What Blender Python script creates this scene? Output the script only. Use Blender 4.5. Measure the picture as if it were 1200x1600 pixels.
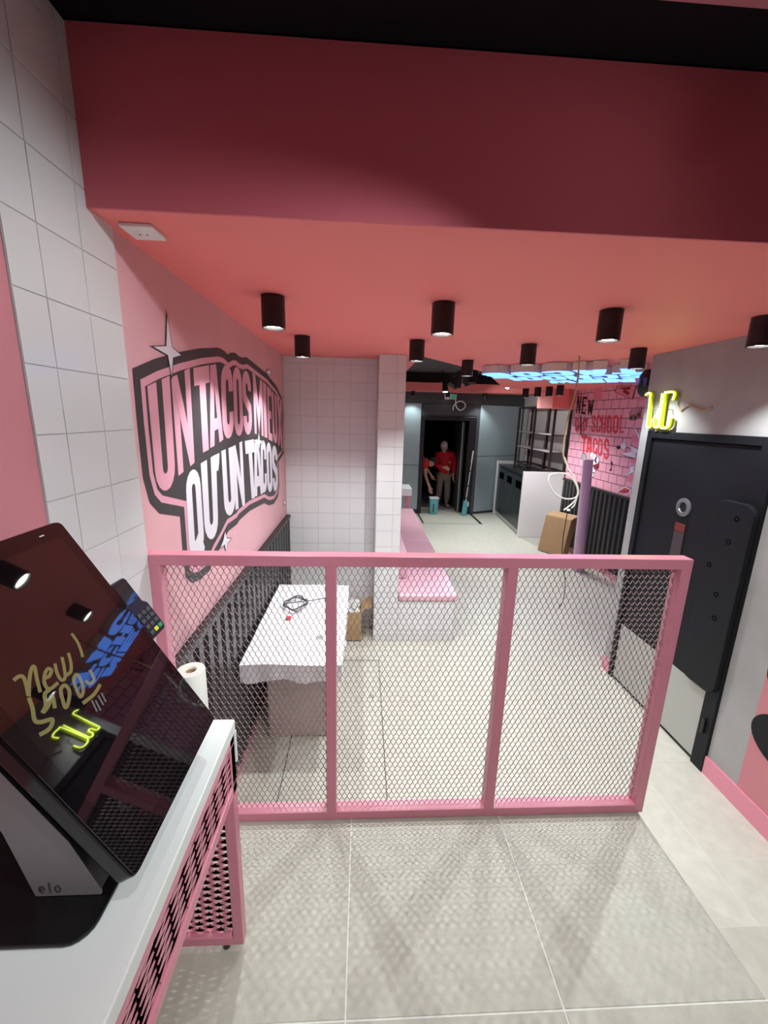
import bpy, bmesh, math, random
from mathutils import Vector, Matrix
random.seed(7)
scene = bpy.context.scene
for o in list(bpy.data.objects): bpy.data.objects.remove(o)
C = scene.collection

# ------------------------------------------------------------------ camera
FPX, YAW, PITCH, ROLL, CAMZ = 644.48, -0.0537841, 0.2267604, -0.0271507, 2.10
def _rot():
    cy, sy, ct, st, cr, sr = math.cos(YAW), math.sin(YAW), math.cos(PITCH), math.sin(PITCH), math.cos(ROLL), math.sin(ROLL)
    Ry = Matrix(((cy, -sy, 0), (sy, cy, 0), (0, 0, 1)))
    Rx = Matrix(((1, 0, 0), (0, ct, st), (0, -st, ct)))
    Rr = Matrix(((cr, 0, sr), (0, 1, 0), (-sr, 0, cr)))
    return Ry @ Rx @ Rr
RM = _rot()
CAM = Vector((0, 0, CAMZ))
cam_d = bpy.data.cameras.new('camera'); cam = bpy.data.objects.new('camera', cam_d); C.objects.link(cam)
cam_d.sensor_fit = 'HORIZONTAL'; cam_d.sensor_width = 36.0; cam_d.lens = FPX / 1200 * 36
cam_d.clip_start = 0.02; cam_d.clip_end = 100
right, fwd, up = RM.col[0], RM.col[1], RM.col[2]
m = Matrix((right, up, -fwd)).transposed().to_4x4(); m.translation = CAM
cam.matrix_world = m
scene.camera = cam

# ------------------------------------------------------------------ world, exposure
w = bpy.data.worlds.new('world'); scene.world = w; w.use_nodes = True
w.node_tree.nodes['Background'].inputs[0].default_value = (0.9, 0.9, 1.0, 1)
w.node_tree.nodes['Background'].inputs[1].default_value = 0.015
vs = scene.view_settings
vs.view_transform = 'Standard'; vs.look = 'None'; vs.gamma = 1.0; vs.exposure = 0.3; vs.use_curve_mapping = False
DOWN_W = 38.0
NEAR_W = 60.0        # unseen fill spots added over the platform        # ceiling downlights
FAR_W = 105.0        # track spots in the far room

# ------------------------------------------------------------------ pixel -> place (a pixel gives a direction, the plane gives the distance)
def ray(x, y): return RM @ Vector(((x - 600) / FPX, 1, -(y - 800) / FPX))
def onX(x, y, X): d = ray(x, y); return CAM + d * (X / d.x)
def onY(x, y, Y): d = ray(x, y); return CAM + d * (Y / d.y)
def onZ(x, y, Z): d = ray(x, y); return CAM + d * ((Z - CAMZ) / d.z)
def onP(x, y, p0, n): d = ray(x, y); return CAM + d * ((p0 - CAM).dot(n) / d.dot(n))

# ------------------------------------------------------------------ materials
def srgb(r, g, b):
    f = lambda c: (c / 255 / 12.92) if c / 255 <= .04045 else ((c / 255 + .055) / 1.055) ** 2.4
    return (f(r), f(g), f(b), 1)
MATS = {}
def mat(name, col, rough=.5, metal=0, spec=.5, noise=0, nscale=20, bump=0, bscale=60, rand=0, emit=None, estr=0, coat=0, alpha=1, trans=0):
    m = bpy.data.materials.new(name); m.use_nodes = True; MATS[name] = m
    nt = m.node_tree; b = nt.nodes['Principled BSDF']
    b.inputs['Base Color'].default_value = col; b.inputs['Roughness'].default_value = rough
    b.inputs['Metallic'].default_value = metal; b.inputs['Specular IOR Level'].default_value = spec
    b.inputs['Coat Weight'].default_value = coat; b.inputs['Alpha'].default_value = alpha
    b.inputs['Transmission Weight'].default_value = trans
    if emit: b.inputs['Emission Color'].default_value = emit; b.inputs['Emission Strength'].default_value = estr
    tc = None
    if noise or rand or bump:
        tc = nt.nodes.new('ShaderNodeTexCoord')
    if noise or rand:
        hsv = nt.nodes.new('ShaderNodeHueSaturation'); hsv.inputs['Color'].default_value = col
        add = nt.nodes.new('ShaderNodeMath'); add.operation = 'ADD'; add.inputs[0].default_value = 1; add.inputs[1].default_value = 0
        if noise:
            n = nt.nodes.new('ShaderNodeTexNoise'); n.inputs['Scale'].default_value = nscale; n.inputs['Detail'].default_value = 6
            nt.links.new(tc.outputs['Object'], n.inputs['Vector'])
            mr = nt.nodes.new('ShaderNodeMapRange'); mr.inputs[1].default_value = .25; mr.inputs[2].default_value = .75
            mr.inputs[3].default_value = 1 - noise; mr.inputs[4].default_value = 1 + noise
            nt.links.new(n.outputs['Fac'], mr.inputs[0]); nt.links.new(mr.outputs[0], add.inputs[0])
        if rand:
            oi = nt.nodes.new('ShaderNodeObjectInfo')
            mr2 = nt.nodes.new('ShaderNodeMapRange'); mr2.inputs[3].default_value = -rand; mr2.inputs[4].default_value = rand
            nt.links.new(oi.outputs['Random'], mr2.inputs[0]); nt.links.new(mr2.outputs[0], add.inputs[1])
        nt.links.new(add.outputs[0], hsv.inputs['Value']); nt.links.new(hsv.outputs[0], b.inputs['Base Color'])
    if bump:
        n2 = nt.nodes.new('ShaderNodeTexNoise'); n2.inputs['Scale'].default_value = bscale; n2.inputs['Detail'].default_value = 5
        nt.links.new(tc.outputs['Object'], n2.inputs['Vector'])
        bp = nt.nodes.new('ShaderNodeBump'); bp.inputs['Strength'].default_value = bump; bp.inputs['Distance'].default_value = .01
        nt.links.new(n2.outputs['Fac'], bp.inputs['Height']); nt.links.new(bp.outputs[0], b.inputs['Normal'])
    return m
mat('coral', srgb(246, 132, 128), .6, bump=.05, bscale=200)
mat('coral_beam', srgb(222, 112, 126), .7, bump=.05, bscale=200)
mat('pink_wall', srgb(226, 172, 180), .55, noise=.04, nscale=4)
mat('pink_panel', srgb(208, 132, 142), .5)
mat('pink_metal', srgb(220, 138, 158), .32)
mat('pink_mesh', srgb(150, 128, 130), .4)  # frame pink dulled to grey; backlit look put into the colour
mat('pink_vinyl', srgb(222, 174, 186), .4)
mat('tile_white', srgb(218, 216, 219), .18, rand=.02, bump=.06, bscale=9)
mat('grout_grey', srgb(196, 192, 194), .9)
mat('floor_tile', srgb(196, 193, 180), .45, noise=.09, nscale=14, rand=.02, bump=.12, bscale=45)
mat('floor_grout', srgb(244, 243, 236), .9)
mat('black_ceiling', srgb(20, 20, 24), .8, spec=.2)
mat('far_ceiling', srgb(88, 88, 91), .8)
mat('black_metal', srgb(24, 22, 24), .4)
mat('black_slat', srgb(46, 46, 48), .38)
mat('black_plastic', srgb(18, 18, 20), .3)
mat('screen_glass', srgb(12, 9, 12), .02, spec=.6, coat=.3)
mat('bezel_black', srgb(10, 9, 10), .12)
mat('grey_bracket', srgb(122, 120, 122), .45, bump=.02, bscale=300)
mat('logo_dark', srgb(66, 66, 72), .5)
mat('white_top', srgb(232, 236, 236), .25)
mat('white_plastic', srgb(236, 232, 232), .35)
mat('decal_pink', srgb(196, 124, 134), .5)
mat('mauve_film', srgb(178, 160, 158), .45, bump=.2, bscale=12)
mat('hole_black', srgb(4, 4, 5), 1, spec=0)
mat('rosette_grey', srgb(120, 120, 126), .35, metal=.4)
mat('display_panel', srgb(14, 9, 12), .02, spec=.9, coat=.35)
mat('print_rose', srgb(226, 132, 150), .5)
mat('white_sheet', srgb(238, 236, 242), .5, bump=.25, bscale=9)
mat('paper', srgb(240, 236, 230), .9)
mat('cardboard', srgb(176, 142, 104), .85, noise=.06, nscale=12)
mat('stucco', srgb(160, 159, 159), .6, noise=.10, nscale=5, bump=.25, bscale=7)
mat('door_black', srgb(25, 26, 31), .5, spec=.2, bump=.02, bscale=120)
mat('steel', srgb(176, 176, 172), .45, metal=.3)
mat('chrome', srgb(200, 200, 205), .15, metal=1)
mat('reflected_red', srgb(104, 40, 34), .4)  # red reflected in the pull plate, put into the colour
mat('dark_brown', srgb(62, 52, 56), .4)
mat('panel_grey', srgb(160, 176, 182), .35, noise=.08, nscale=2)
mat('panel_dark', srgb(70, 74, 78), .4)
mat('print_dark', srgb(60, 56, 58), .5)
mat('print_pink', srgb(226, 160, 178), .5)
mat('print_white', srgb(232, 226, 236), .45)
mat('print_black', srgb(24, 18, 24), .5)
mat('print_red', srgb(214, 62, 78), .5)
mat('print_maroon', srgb(128, 34, 52), .5)
mat('print_brown', srgb(140, 100, 84), .5)
mat('print_orange', srgb(226, 120, 104), .5)
mat('neon', srgb(225, 240, 20), .4, emit=(.60, 1.0, .0, 1), estr=1.4)
mat('neon_core', srgb(250, 255, 160), .4, emit=(.80, 1.0, .14, 1), estr=9)
mat('neon_back', srgb(190, 200, 40), .2, alpha=1)
mat('blue_face', srgb(120, 190, 255), .4, emit=(.10, .27, 1.0, 1), estr=2.5)
mat('letter_side', srgb(216, 206, 202), .5)
mat('lamp_lens', (1, 1, 1, 1), .3, emit=(1, .97, .93, 1), estr=14)
mat('lamp_reflector', srgb(200, 200, 200), .2, metal=.8)
mat('spot_glow', (1, 1, 1, 1), .3, emit=(1, .97, .9, 1), estr=40)
mat('exit_green', srgb(30, 110, 96), .4, emit=srgb(40, 150, 130), estr=.35)
mat('cable_white', srgb(232, 228, 222), .5)
mat('cable_tan', srgb(176, 150, 126), .6)
mat('rack_metal', srgb(58, 38, 44), .4, metal=.2)
mat('shelf_glass', srgb(190, 176, 176), .25)
mat('beige_wall', srgb(196, 184, 182), .6)
mat('cabinet_black', srgb(34, 40, 42), .3)
mat('lilac_wrap', srgb(204, 168, 190), .45, bump=.15, bscale=12)
mat('teal', srgb(96, 168, 176), .4)
mat('teal_dark', srgb(44, 84, 92), .5)
mat('red_cloth', srgb(196, 22, 36), .8, bump=.2, bscale=25)
mat('khaki', srgb(150, 136, 122), .8)
mat('skin', srgb(196, 150, 128), .55)
mat('hair', srgb(36, 26, 22), .7)
mat('cap_white', srgb(206, 190, 192), .7)
mat('dark_trouser', srgb(34, 30, 34), .8)
mat('gold', srgb(206, 182, 96), .3, metal=.5)
mat('display_gold', srgb(40, 36, 20), .05, emit=srgb(128, 120, 78), estr=.62)
mat('display_pale', srgb(40, 40, 40), .05, emit=srgb(120, 120, 120), estr=.5)
mat('foil', srgb(210, 208, 206), .25, bump=.4, bscale=40)
mat('red_tag', srgb(204, 52, 66), .5)
mat('key_green', srgb(40, 150, 90), .4)
mat('key_yellow', srgb(220, 214, 60), .4)
mat('key_grey', srgb(70, 70, 74), .5)
mat('display', srgb(40, 44, 50), .04, spec=.6)
# brick wallpaper (flat print)
def brick_mat():
    m = bpy.data.materials.new('brick_print'); m.use_nodes = True; MATS['brick_print'] = m
    nt = m.node_tree; b = nt.nodes['Principled BSDF']; b.inputs['Roughness'].default_value = .5
    tc = nt.nodes.new('ShaderNodeTexCoord'); sx = nt.nodes.new('ShaderNodeSeparateXYZ'); cx = nt.nodes.new('ShaderNodeCombineXYZ')
    nt.links.new(tc.outputs['Object'], sx.inputs[0]); nt.links.new(sx.outputs['Y'], cx.inputs['X']); nt.links.new(sx.outputs['Z'], cx.inputs['Y'])
    br = nt.nodes.new('ShaderNodeTexBrick'); nt.links.new(cx.outputs[0], br.inputs['Vector'])
    br.inputs['Scale'].default_value = 1; br.inputs['Brick Width'].default_value = .19; br.inputs['Row Height'].default_value = .125
    br.inputs['Mortar Size'].default_value = .0045; br.inputs['Mortar Smooth'].default_value = .1; br.inputs['Bias'].default_value = 0
    br.inputs['Color1'].default_value = srgb(236, 166, 184); br.inputs['Color2'].default_value = srgb(228, 156, 178); br.inputs['Mortar'].default_value = srgb(40, 24, 34)
    nt.links.new(br.outputs['Color'], b.inputs['Base Color'])
brick_mat()

# ------------------------------------------------------------------ mesh helpers
WL = {}            # world location of every parent we make
def V(*a): return Vector(a)
class MB:
    def __init__(s): s.v = []; s.f = []
    def add(s, vs, fs):
        k = len(s.v); s.v += [Vector(p) for p in vs]; s.f += [tuple(k + i for i in f) for f in fs]; return s
    def box(s, x0, x1, y0, y1, z0, z1):
        return s.add([(x0, y0, z0), (x1, y0, z0), (x1, y1, z0), (x0, y1, z0), (x0, y0, z1), (x1, y0, z1), (x1, y1, z1), (x0, y1, z1)],
                     [(0, 3, 2, 1), (4, 5, 6, 7), (0, 1, 5, 4), (1, 2, 6, 5), (2, 3, 7, 6), (3, 0, 4, 7)])
    def obox(s, o, u, v, n, u0, u1, v0, v1, n0, n1):
        P = [o + u * a + v * b + n * c for c in (n0, n1) for b in (v0, v1) for a in (u0, u1)]
        return s.add(P, [(0, 2, 3, 1), (4, 5, 7, 6), (0, 1, 5, 4), (1, 3, 7, 5), (3, 2, 6, 7), (2, 0, 4, 6)])
    def prism(s, poly, d):       # poly: 3D points, extruded by vector d
        n = len(poly); P = [Vector(p) for p in poly]; Q = [p + d for p in P]
        return s.add(P + Q, [tuple(range(n))[::-1], tuple(range(n, 2 * n))] + [(i, (i + 1) % n, n + (i + 1) % n, n + i) for i in range(n)])
    def cyl(s, a, b, r0, r1=None, n=24, cap=True):
        r1 = r0 if r1 is None else r1; a, b = Vector(a), Vector(b); d = (b - a).normalized()
        t = d.orthogonal().normalized(); q = d.cross(t); vs = []
        for p, r in ((a, r0), (b, r1)):
            for i in range(n):
                an = 2 * math.pi * i / n; vs.append(p + (t * math.cos(an) + q * math.sin(an)) * r)
        fs = [(i, (i + 1) % n, n + (i + 1) % n, n + i) for i in range(n)]
        if cap: fs += [tuple(range(n))[::-1], tuple(range(n, 2 * n))]
        return s.add(vs, fs)
    def lathe(s, o, prof, n=28, axis=None, cap=True):
        axis = (axis or V(0, 0, 1)).normalized(); t = axis.orthogonal().normalized(); q = axis.cross(t); vs = []
        for r, h in prof:
            for i in range(n):
                an = 2 * math.pi * i / n; vs.append(o + axis * h + (t * math.cos(an) + q * math.sin(an)) * r)
        k = len(prof); fs = [(j * n + i, j * n + (i + 1) % n, (j + 1) * n + (i + 1) % n, (j + 1) * n + i) for j in range(k - 1) for i in range(n)]
        if cap: fs += [tuple(range(n))[::-1], tuple(range((k - 1) * n, k * n))]
        return s.add(vs, fs)
    def tube(s, path, r, n=10, closed=False, cap=True):
        P = [Vector(p) for p in path]; m = len(P); ref = None; rings = []
        for i, p in enumerate(P):
            a = P[(i - 1) % m] if (closed or i) else P[0]; b = P[(i + 1) % m] if (closed or i < m - 1) else P[-1]
            d = (b - a).normalized()
            if ref is None: ref = d.orthogonal().normalized()
            ref = (ref - d * ref.dot(d)).normalized(); q = d.cross(ref)
            rr = r[i] if isinstance(r, (list, tuple)) else r
            rings.append([p + (ref * math.cos(2 * math.pi * k / n) + q * math.sin(2 * math.pi * k / n)) * rr for k in range(n)])
        fs = []; L = m if closed else m - 1
        for i in range(L):
            j = (i + 1) % m; fs += [(i * n + k, i * n + (k + 1) % n, j * n + (k + 1) % n, j * n + k) for k in range(n)]
        if cap and not closed: fs += [tuple(range(n))[::-1], tuple(range((m - 1) * n, m * n))]
        return s.add([p for r_ in rings for p in r_], fs)
    def build(s, name, mt, parent=None, smooth=False, bevel=0, seg=2, loc=None):
        org = Vector(loc) if loc is not None else (Vector((0, 0, 0)))
        if parent is not None: base = WL.get(parent.name, Vector((0, 0, 0)))
        else: base = Vector((0, 0, 0))
        me = bpy.data.meshes.new(name)
        o = bpy.data.objects.new(name, me); C.objects.link(o)
        o.parent = parent; o.location = org - base if loc is not None else (0, 0, 0)
        sub = org if loc is not None else base
        me.from_pydata([p - sub for p in s.v], [], s.f); me.update()
        bm = bmesh.new(); bm.from_mesh(me)
        bmesh.ops.recalc_face_normals(bm, faces=bm.faces)
        if bevel:
            bmesh.ops.bevel(bm, geom=[e for e in bm.edges if e.calc_face_angle(0) > .6], offset=bevel, segments=seg, affect='EDGES', profile=.5)
        bm.to_mesh(me); bm.free()
        if mt: me.materials.append(MATS[mt])
        if smooth:
            for p in me.polygons: p.use_smooth = True
            try:
                md = o.modifiers.new('smooth', 'NODES'); o.modifiers.remove(md)
                me.set_sharp_from_angle(angle=.7)
            except Exception: pass
        WL[o.name] = org if loc is not None else base
        return o
def tag(o, label=None, cat=None, group=None, kind=None):
    if label: o['label'] = label
    if cat: o['category'] = cat
    if group: o['group'] = group
    if kind: o['kind'] = kind
    return o
def thing(name, label, cat, loc=(0, 0, 0), group=None, kind=None):
    o = bpy.data.objects.new(name, None); C.objects.link(o); o.location = loc; o.empty_display_size = .1
    WL[o.name] = Vector(loc); return tag(o, label, cat, group, kind)
def link_copy(src, parent, name=None):
    c = src.copy(); C.objects.link(c); c.parent = parent; WL[c.name] = WL.get(parent.name, V(0, 0, 0)); return c
def spot(name, loc, target, power, size=100, blend=.4, rad=.03, col=(.91, 1.0, .99), parent=None):
    l = bpy.data.lights.new(name, 'SPOT'); l.energy = power; l.spot_size = math.radians(size); l.spot_blend = blend; l.shadow_soft_size = rad; l.color = col
    o = bpy.data.objects.new(name, l); C.objects.link(o)
    d = (Vector(target) - Vector(loc)).normalized(); o.rotation_euler = d.to_track_quat('-Z', 'Y').to_euler()
    if parent: o.parent = parent; o.location = Vector(loc) - WL[parent.name]
    else: o.location = loc
    return o

XL, XR, ZC, ZP, YB = -.72, 2.143, 2.60, .51, 1.346
XM = 3.44      # mural wall
# ------------------------------------------------------------------ floors
def tiled(name, label, kind, base_mb, base_mat, cells, tmat, tile_name, axis, tilt=0.0, th=.006, gap=.002):
    """cells: list of (centre, w, h); axis: (u, v, n); pieces are linked children sharing mesh by size"""
    o = base_mb.build(name, base_mat); tag(o, label, {'floor': 'floor', 'wall': 'wall'}.get(kind, kind), kind='structure')
    pieces(o, cells, tmat, tile_name, axis, tilt, th, gap)
    return o
SHARE = {}
def pieces(o, cells, tmat, tile_name, axis, tilt=0.0, th=.006, gap=.002, bev=.0006):
    u, v, n = axis
    for c, w_, h_ in cells:
        key = (tile_name, tmat, round(w_, 3), round(h_, 3), th, tuple(u), tuple(v))
        if key not in SHARE:
            mb = MB().obox(V(0, 0, 0), u, v, n, -w_ / 2 + gap, w_ / 2 - gap, -h_ / 2 + gap, h_ / 2 - gap, 0, th)
            t = mb.build(tile_name, tmat, None, bevel=bev, seg=1); SHARE[key] = t.data
        else:
            t = bpy.data.objects.new(tile_name, SHARE[key]); C.objects.link(t)
        t.parent = o; t.location = Vector(c) - WL.get(o.name, V(0, 0, 0))
        if tilt: t.rotation_euler = (random.uniform(-tilt, tilt), random.uniform(-tilt, tilt), random.uniform(-tilt, tilt))
def grid(a0, a1, step, org):
    ks = []; k = math.floor((a0 - org) / step); x = org + k * step
    while x < a1 - 1e-6:
        lo, hi = max(x, a0), min(x + step, a1)
        if hi - lo > .015: ks.append(((lo + hi) / 2, hi - lo))
        x += step
    return ks
UX, UY, UZ = V(1, 0, 0), V(0, 1, 0), V(0, 0, 1)
cells = [((x, y, 0), a, b) for x, a in grid(XL, XM + .26, .6, 1.75) for y, b in grid(.75, 9.5, .6, 2.112)
         if not (x < 1.17 and y < 1.3) and not (x > 2.2 and y < 3.0) and not (x < .33 and y > 3.9)]
tiled('floor', 'pale beige stone tile floor of the lower dining room', 'floor',
      MB().box(XL, 3.9, 1.35, 12.5, -.1, .0).box(1.17, 2.2, .3, 1.35, -.1, 0), 'floor_grout', cells, 'floor_tile', 'tile', (UX, UY, UZ), th=.0016, gap=.0009)
cells = [((x, y, ZP), a, b) for x, a in grid(XL, 1.175, .605, -.025) for y, b in grid(-1.6, 1.36, .6, .777)]
pf = MB().box(XL, 1.175, -1.6, 1.36, -.1, ZP).box(1.175, XR, -1.6, .70, -.1, ZP)
cells += [((x, y, ZP), a, b) for x, a in grid(1.178, XR, .6, .58) for y, b in grid(-1.6, .70, .6, .777)]
tiled('floor', 'raised beige tiled platform floor in front of the railing', 'floor', pf, 'floor_grout', cells, 'floor_tile', 'tile', (UX, UY, UZ), th=.0016, gap=.0024)
st = thing('staircase', 'two low beige tiled steps between platform and grey wall', 'stairs', (1.66, 1.05, 0), kind='structure')
for y0, y1, z in ((1.05, 1.40, .17), (.70, 1.05, .34)):
    b = MB().box(1.177, XR, y0, y1, .0, z - .0) if z < .2 else MB().box(1.177, XR, y0, y1, .0, z)
    so = b.build('step', 'floor_grout', st)
    pieces(so, [((x, (y0 + y1) / 2, z), a, y1 - y0) for x, a in grid(1.178, XR, .6, 1.6)], 'floor_tile', 'tile', (UX, UY, UZ), th=.0016, gap=.0009)
# floor hatch
h = thing('floor_hatch', 'tiled floor hatch with thin dark metal rim and recessed pull', 'hatch', (-.14, 2.4, .004))
hx0, hx1, hy0, hy1 = -.45, .165, 1.66, 3.255
rim = MB().box(hx0, hx1, hy1 - .004, hy1, .0042, .0052).box(hx1 - .004, hx1, hy0, hy1, .0042, .0052).box(hx0, hx1, hy0, hy0 + .004, .0042, .0052).box(hx0, hx0 + .004, hy0, hy1, .0042, .0052)
rim.build('rim', 'black_metal', h)
MB().lathe(V(.09, 2.776, .0042), [(.02, 0), (.02, .002), (.014, .0025), (.013, .001)], 20).build('pull_ring', 'steel', h)

# ------------------------------------------------------------------ walls
T15 = .15
# left wall: mural wall
wl = tag(MB().box(XL - .2, XL, 1.35, 3.86, 0, ZC).build('wall_left', 'pink_wall'), 'pink painted side wall carrying the lettered mural', 'wall', kind='structure')
# near left wall, pink then white tiles
wn = tag(MB().box(XL - .2, XL, -1.7, 1.35, ZP, 3.0).build('wall_left', 'pink_panel'), 'dusky pink side wall above the counter beside white tiles', 'wall', kind='structure')
cells = [((XL, y, z), a, b) for y, a in grid(.95, 1.352, T15, 1.046 - .15) for z, b in grid(ZP, 2.985, T15, 2.19)]
ts = tag(MB().box(XL, XL + .003, .95, 1.352, ZP, 2.985).build('wall_left', 'grout_grey'), 'strip of glossy white square tiles on the side wall', 'wall', kind='structure')
pieces(ts, [((XL + .003, c[1], c[2]), a, b) for c, a, b in cells], 'tile_white', 'tile', (UY, UZ, UX), tilt=.004, th=.0028, gap=.0012)
# back tiled wall + pillar
wb = tag(MB().box(XL, .36, 3.86, 4.06, 0, ZC).build('wall_back', 'grout_grey'), 'white square tile wall behind the covered table', 'wall', kind='structure')
pieces(wb, [((x, 3.86, z), a, b) for x, a in grid(XL + .002, .114, T15, XL) for z, b in grid(0, ZC - .002, T15, ZC % T15 - .06)], 'tile_white', 'tile', (UX, UZ, -UY), tilt=.006, th=.0028, gap=.0014)
wp = tag(MB().box(.12, .345, 3.57, 3.86, 0, ZC).build('wall_pillar', 'grout_grey'), 'white tiled pillar between covered table and pink bench', 'pillar', kind='structure')
pieces(wp, [((x, 3.57, z), a, b) for x, a in grid(.121, .344, T15, .121) for z, b in grid(0, ZC - .002, T15, .05)], 'tile_white', 'tile', (UX, UZ, -UY), tilt=.006, th=.0028, gap=.0014)
pieces(wp, [((.12, y, z), a, b) for y, a in grid(3.571, 3.854, T15, 3.571) for z, b in grid(0, ZC - .002, T15, .05)], 'tile_white', 'tile', (UY, UZ, -UX), tilt=.004, th=.0028, gap=.0014)
tag(MB().box(.20, .335, 3.86, 9.0, 0, 3.0).build('wall_partition', 'tile_white'), 'plain white partition wall behind the pink bench', 'wall', kind='structure')
# right grey wall with door opening
DY0, DY1, DZ = 2.035, 3.045, 2.05
wr = MB().box(XR, XR + .16, -1.7, DY0, 0, 3.0).box(XR, XR + .16, DY1, 3.15, 0, ZC + .4).box(XR, XR + .16, DY0, DY1, DZ, 3.0)
tag(wr.build('wall_right', 'stucco'), 'grey trowelled plaster wall around the black door', 'wall', kind='structure')
tag(MB().box(XR + .16, XM + .2, 2.95, 3.15, 0, 3.0).build('wall_return', 'stucco'), 'grey plaster return wall behind the door room', 'wall', kind='structure')
tag(MB().box(XR + .16, XR + .2, 1.9, 3.15, 0, 2.3).build('wall_closet', 'black_metal'), 'dark wall inside the washroom behind the black door', 'wall', kind='structure')
bb = MB().box(XR - .014, XR, -1.7, DY0, .0, .12).box(XR - .014, XR, DY1, 3.15, 0, .11)
tag(bb.build('baseboard_right', 'pink_metal'), 'pink skirting board along the grey plaster wall', 'baseboard', kind='structure')
tag(MB().box(XL, XL + .014, 1.36, 3.86, .0, .10).build('baseboard_left', 'pink_metal'), 'pink skirting board below the black slats by covered table', 'baseboard', kind='structure')
# mural wall
wm = MB().box(XM, XM + .2, 3.15, 6.82, 0, 3.0)
tag(wm.build('wall_mural', 'beige_wall'), 'side wall of the dining room behind brick print', 'wall', kind='structure')
tag(MB().box(XM + .2, XM + .4, 6.82, 9.6, 0, 3.0).build('wall_mural', 'beige_wall'), 'beige wall behind the shelf rack and tall counter', 'wall', kind='structure')
tag(MB().box(XM - .014, XM, 3.15, 6.82, .0, .10).build('baseboard_mural', 'pink_metal'), 'pink skirting board under the black slats below brick print', 'baseboard', kind='structure')
# back of the near room
tag(MB().box(XL - .2, XR + .16, -1.9, -1.7, 0, 3.0).build('wall_front', 'pink_panel'), 'pink end wall of the raised entrance area', 'wall', kind='structure')
# far wall with doorway
YF = 9.0
fx0, fx1, fz = 1.31, 2.27, 2.06
fw = MB().box(.2, fx0 - .02, YF, YF + .12, 0, 3.0).box(fx1 + .12, 2.5, YF, YF + .12, 0, 3.0).box(fx0 - .02, fx1 + .12, YF, YF + .12, fz, 3.0)
fw.prism([(2.5, YF, 0), (3.62, 9.5, 0), (3.62, 9.62, 0), (2.5, YF + .12, 0)], V(0, 0, 3.0))
tag(fw.build('wall_far', 'panel_dark'), 'dark far wall around the open doorway', 'wall', kind='structure')
fp = thing('wall_panelling', 'smooth blue-grey panels either side of the open doorway', 'panelling', (1.8, YF - .01, 0), kind='structure')
for (x0, x1, z0, z1) in ((.36, 1.22, .1, 1.08), (.36, 1.22, 1.09, 2.40)):
    MB().box(x0, x1, YF - .018, YF - .001, z0, z1).build('panel', 'panel_grey', fp, bevel=.004, seg=1)
dv = (V(3.62, 9.5, 0) - V(2.5, YF, 0)).normalized(); nv = V(dv.y, -dv.x, 0)
for (z0, z1) in ((.06, 1.30), (1.31, 2.40)):
    MB().obox(V(2.5, YF, 0), dv, UZ, nv, .0, 1.2, z0, z1, .001, .018).build('panel', 'panel_grey', fp, bevel=.004, seg=1)
MB().box(1.25, 2.43, YF - .015, YF - .001, 2.17, 2.40).build('panel', 'panel_dark', fp, bevel=.004, seg=1)
d2 = thing('door_2', 'black framed open doorway in the far wall with glass leaf swung inward', 'door', (1.8, YF, 0), kind='structure')
MB().box(1.22, 1.31, YF - .03, YF + .13, 0, 2.14).box(2.27, 2.43, YF - .03, YF + .13, 0, 2.14).box(1.31, 2.27, YF - .03, YF + .13, 2.06, 2.14).build('door_frame', 'black_metal', d2, bevel=.006)
lf = MB().box(2.18, 2.225, YF + .14, YF + 1.0, .02, 2.04).build('door_leaf', 'panel_dark', d2, bevel=.005)
MB().box(2.165, 2.18, YF + .135, YF + .16, .02, 2.04).build('edge_highlight', 'steel', lf)  # pale strip stands in for the highlight along the leaf edge
MB().tube([(2.18, 9.75, .9), (2.13, 9.75, .9), (2.13, 9.75, 1.3), (2.18, 9.75, 1.3)], .01, 8).build('handle', 'steel', lf)
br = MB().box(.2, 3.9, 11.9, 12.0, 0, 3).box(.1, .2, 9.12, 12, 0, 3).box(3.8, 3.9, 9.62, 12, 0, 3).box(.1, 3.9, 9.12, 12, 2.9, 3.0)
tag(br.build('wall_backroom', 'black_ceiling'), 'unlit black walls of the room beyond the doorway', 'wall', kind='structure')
# recessed mat frame by the doorway
mf = thing('entrance_mat_frame', 'dark metal recess frame in the floor before the doorway', 'mat frame', (1.84, 8.5, .004))
MB().box(1.23, 1.26, 8.1, 9.0, .0042, .008).build('side_bar', 'black_metal', mf)
MB().box(2.42, 2.47, 8.1, 9.0, .0042, .008).build('side_bar', 'black_metal', mf)
MB().box(1.23, 2.47, 8.09, 8.105, .0042, .008).build('front_bar', 'steel', mf)

# ------------------------------------------------------------------ ceilings
def poly_ceiling(name, pts, z, th, mt, label):
    return tag(MB().prism([(x, y, z) for x, y in pts], V(0, 0, th)).build(name, mt), label, 'ceiling', kind='structure')
poly_ceiling('ceiling', [(XL - .2, 1.243), (XR + .2, 1.243), (XR + .2, 3.0), (XM + .4, 3.0), (XM + .4, 7.6), (3.62, 7.6), (2.2, 6.7), (1.32, 4.67), (.47, 3.62), (.45, 9.0), (XL - .2, 9.0)], ZC, .06, 'coral', 'coral pink plaster ceiling of the dining room')
tag(MB().box(XL, XR, 1.235, 1.243, ZC, 2.985).box(XL, XR, 1.243, 1.30, ZC + .06, 2.985).build('trim_1', 'coral_beam'), 'deep red bulkhead face above the pink ceiling edge', 'bulkhead', kind='structure')
poly_ceiling('ceiling', [(XL - .2, -1.9), (XR + .2, -1.9), (XR + .2, 1.30), (XL - .2, 1.30)], 2.99, .06, 'black_ceiling', 'black painted ceiling over the raised platform')
poly_ceiling('ceiling', [(.2, 3.3), (XM + .4, 3.3), (XM + .4, 9.6), (.2, 9.6)], 3.0, .05, 'far_ceiling', 'dark raised ceiling of the far room with track')
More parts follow.
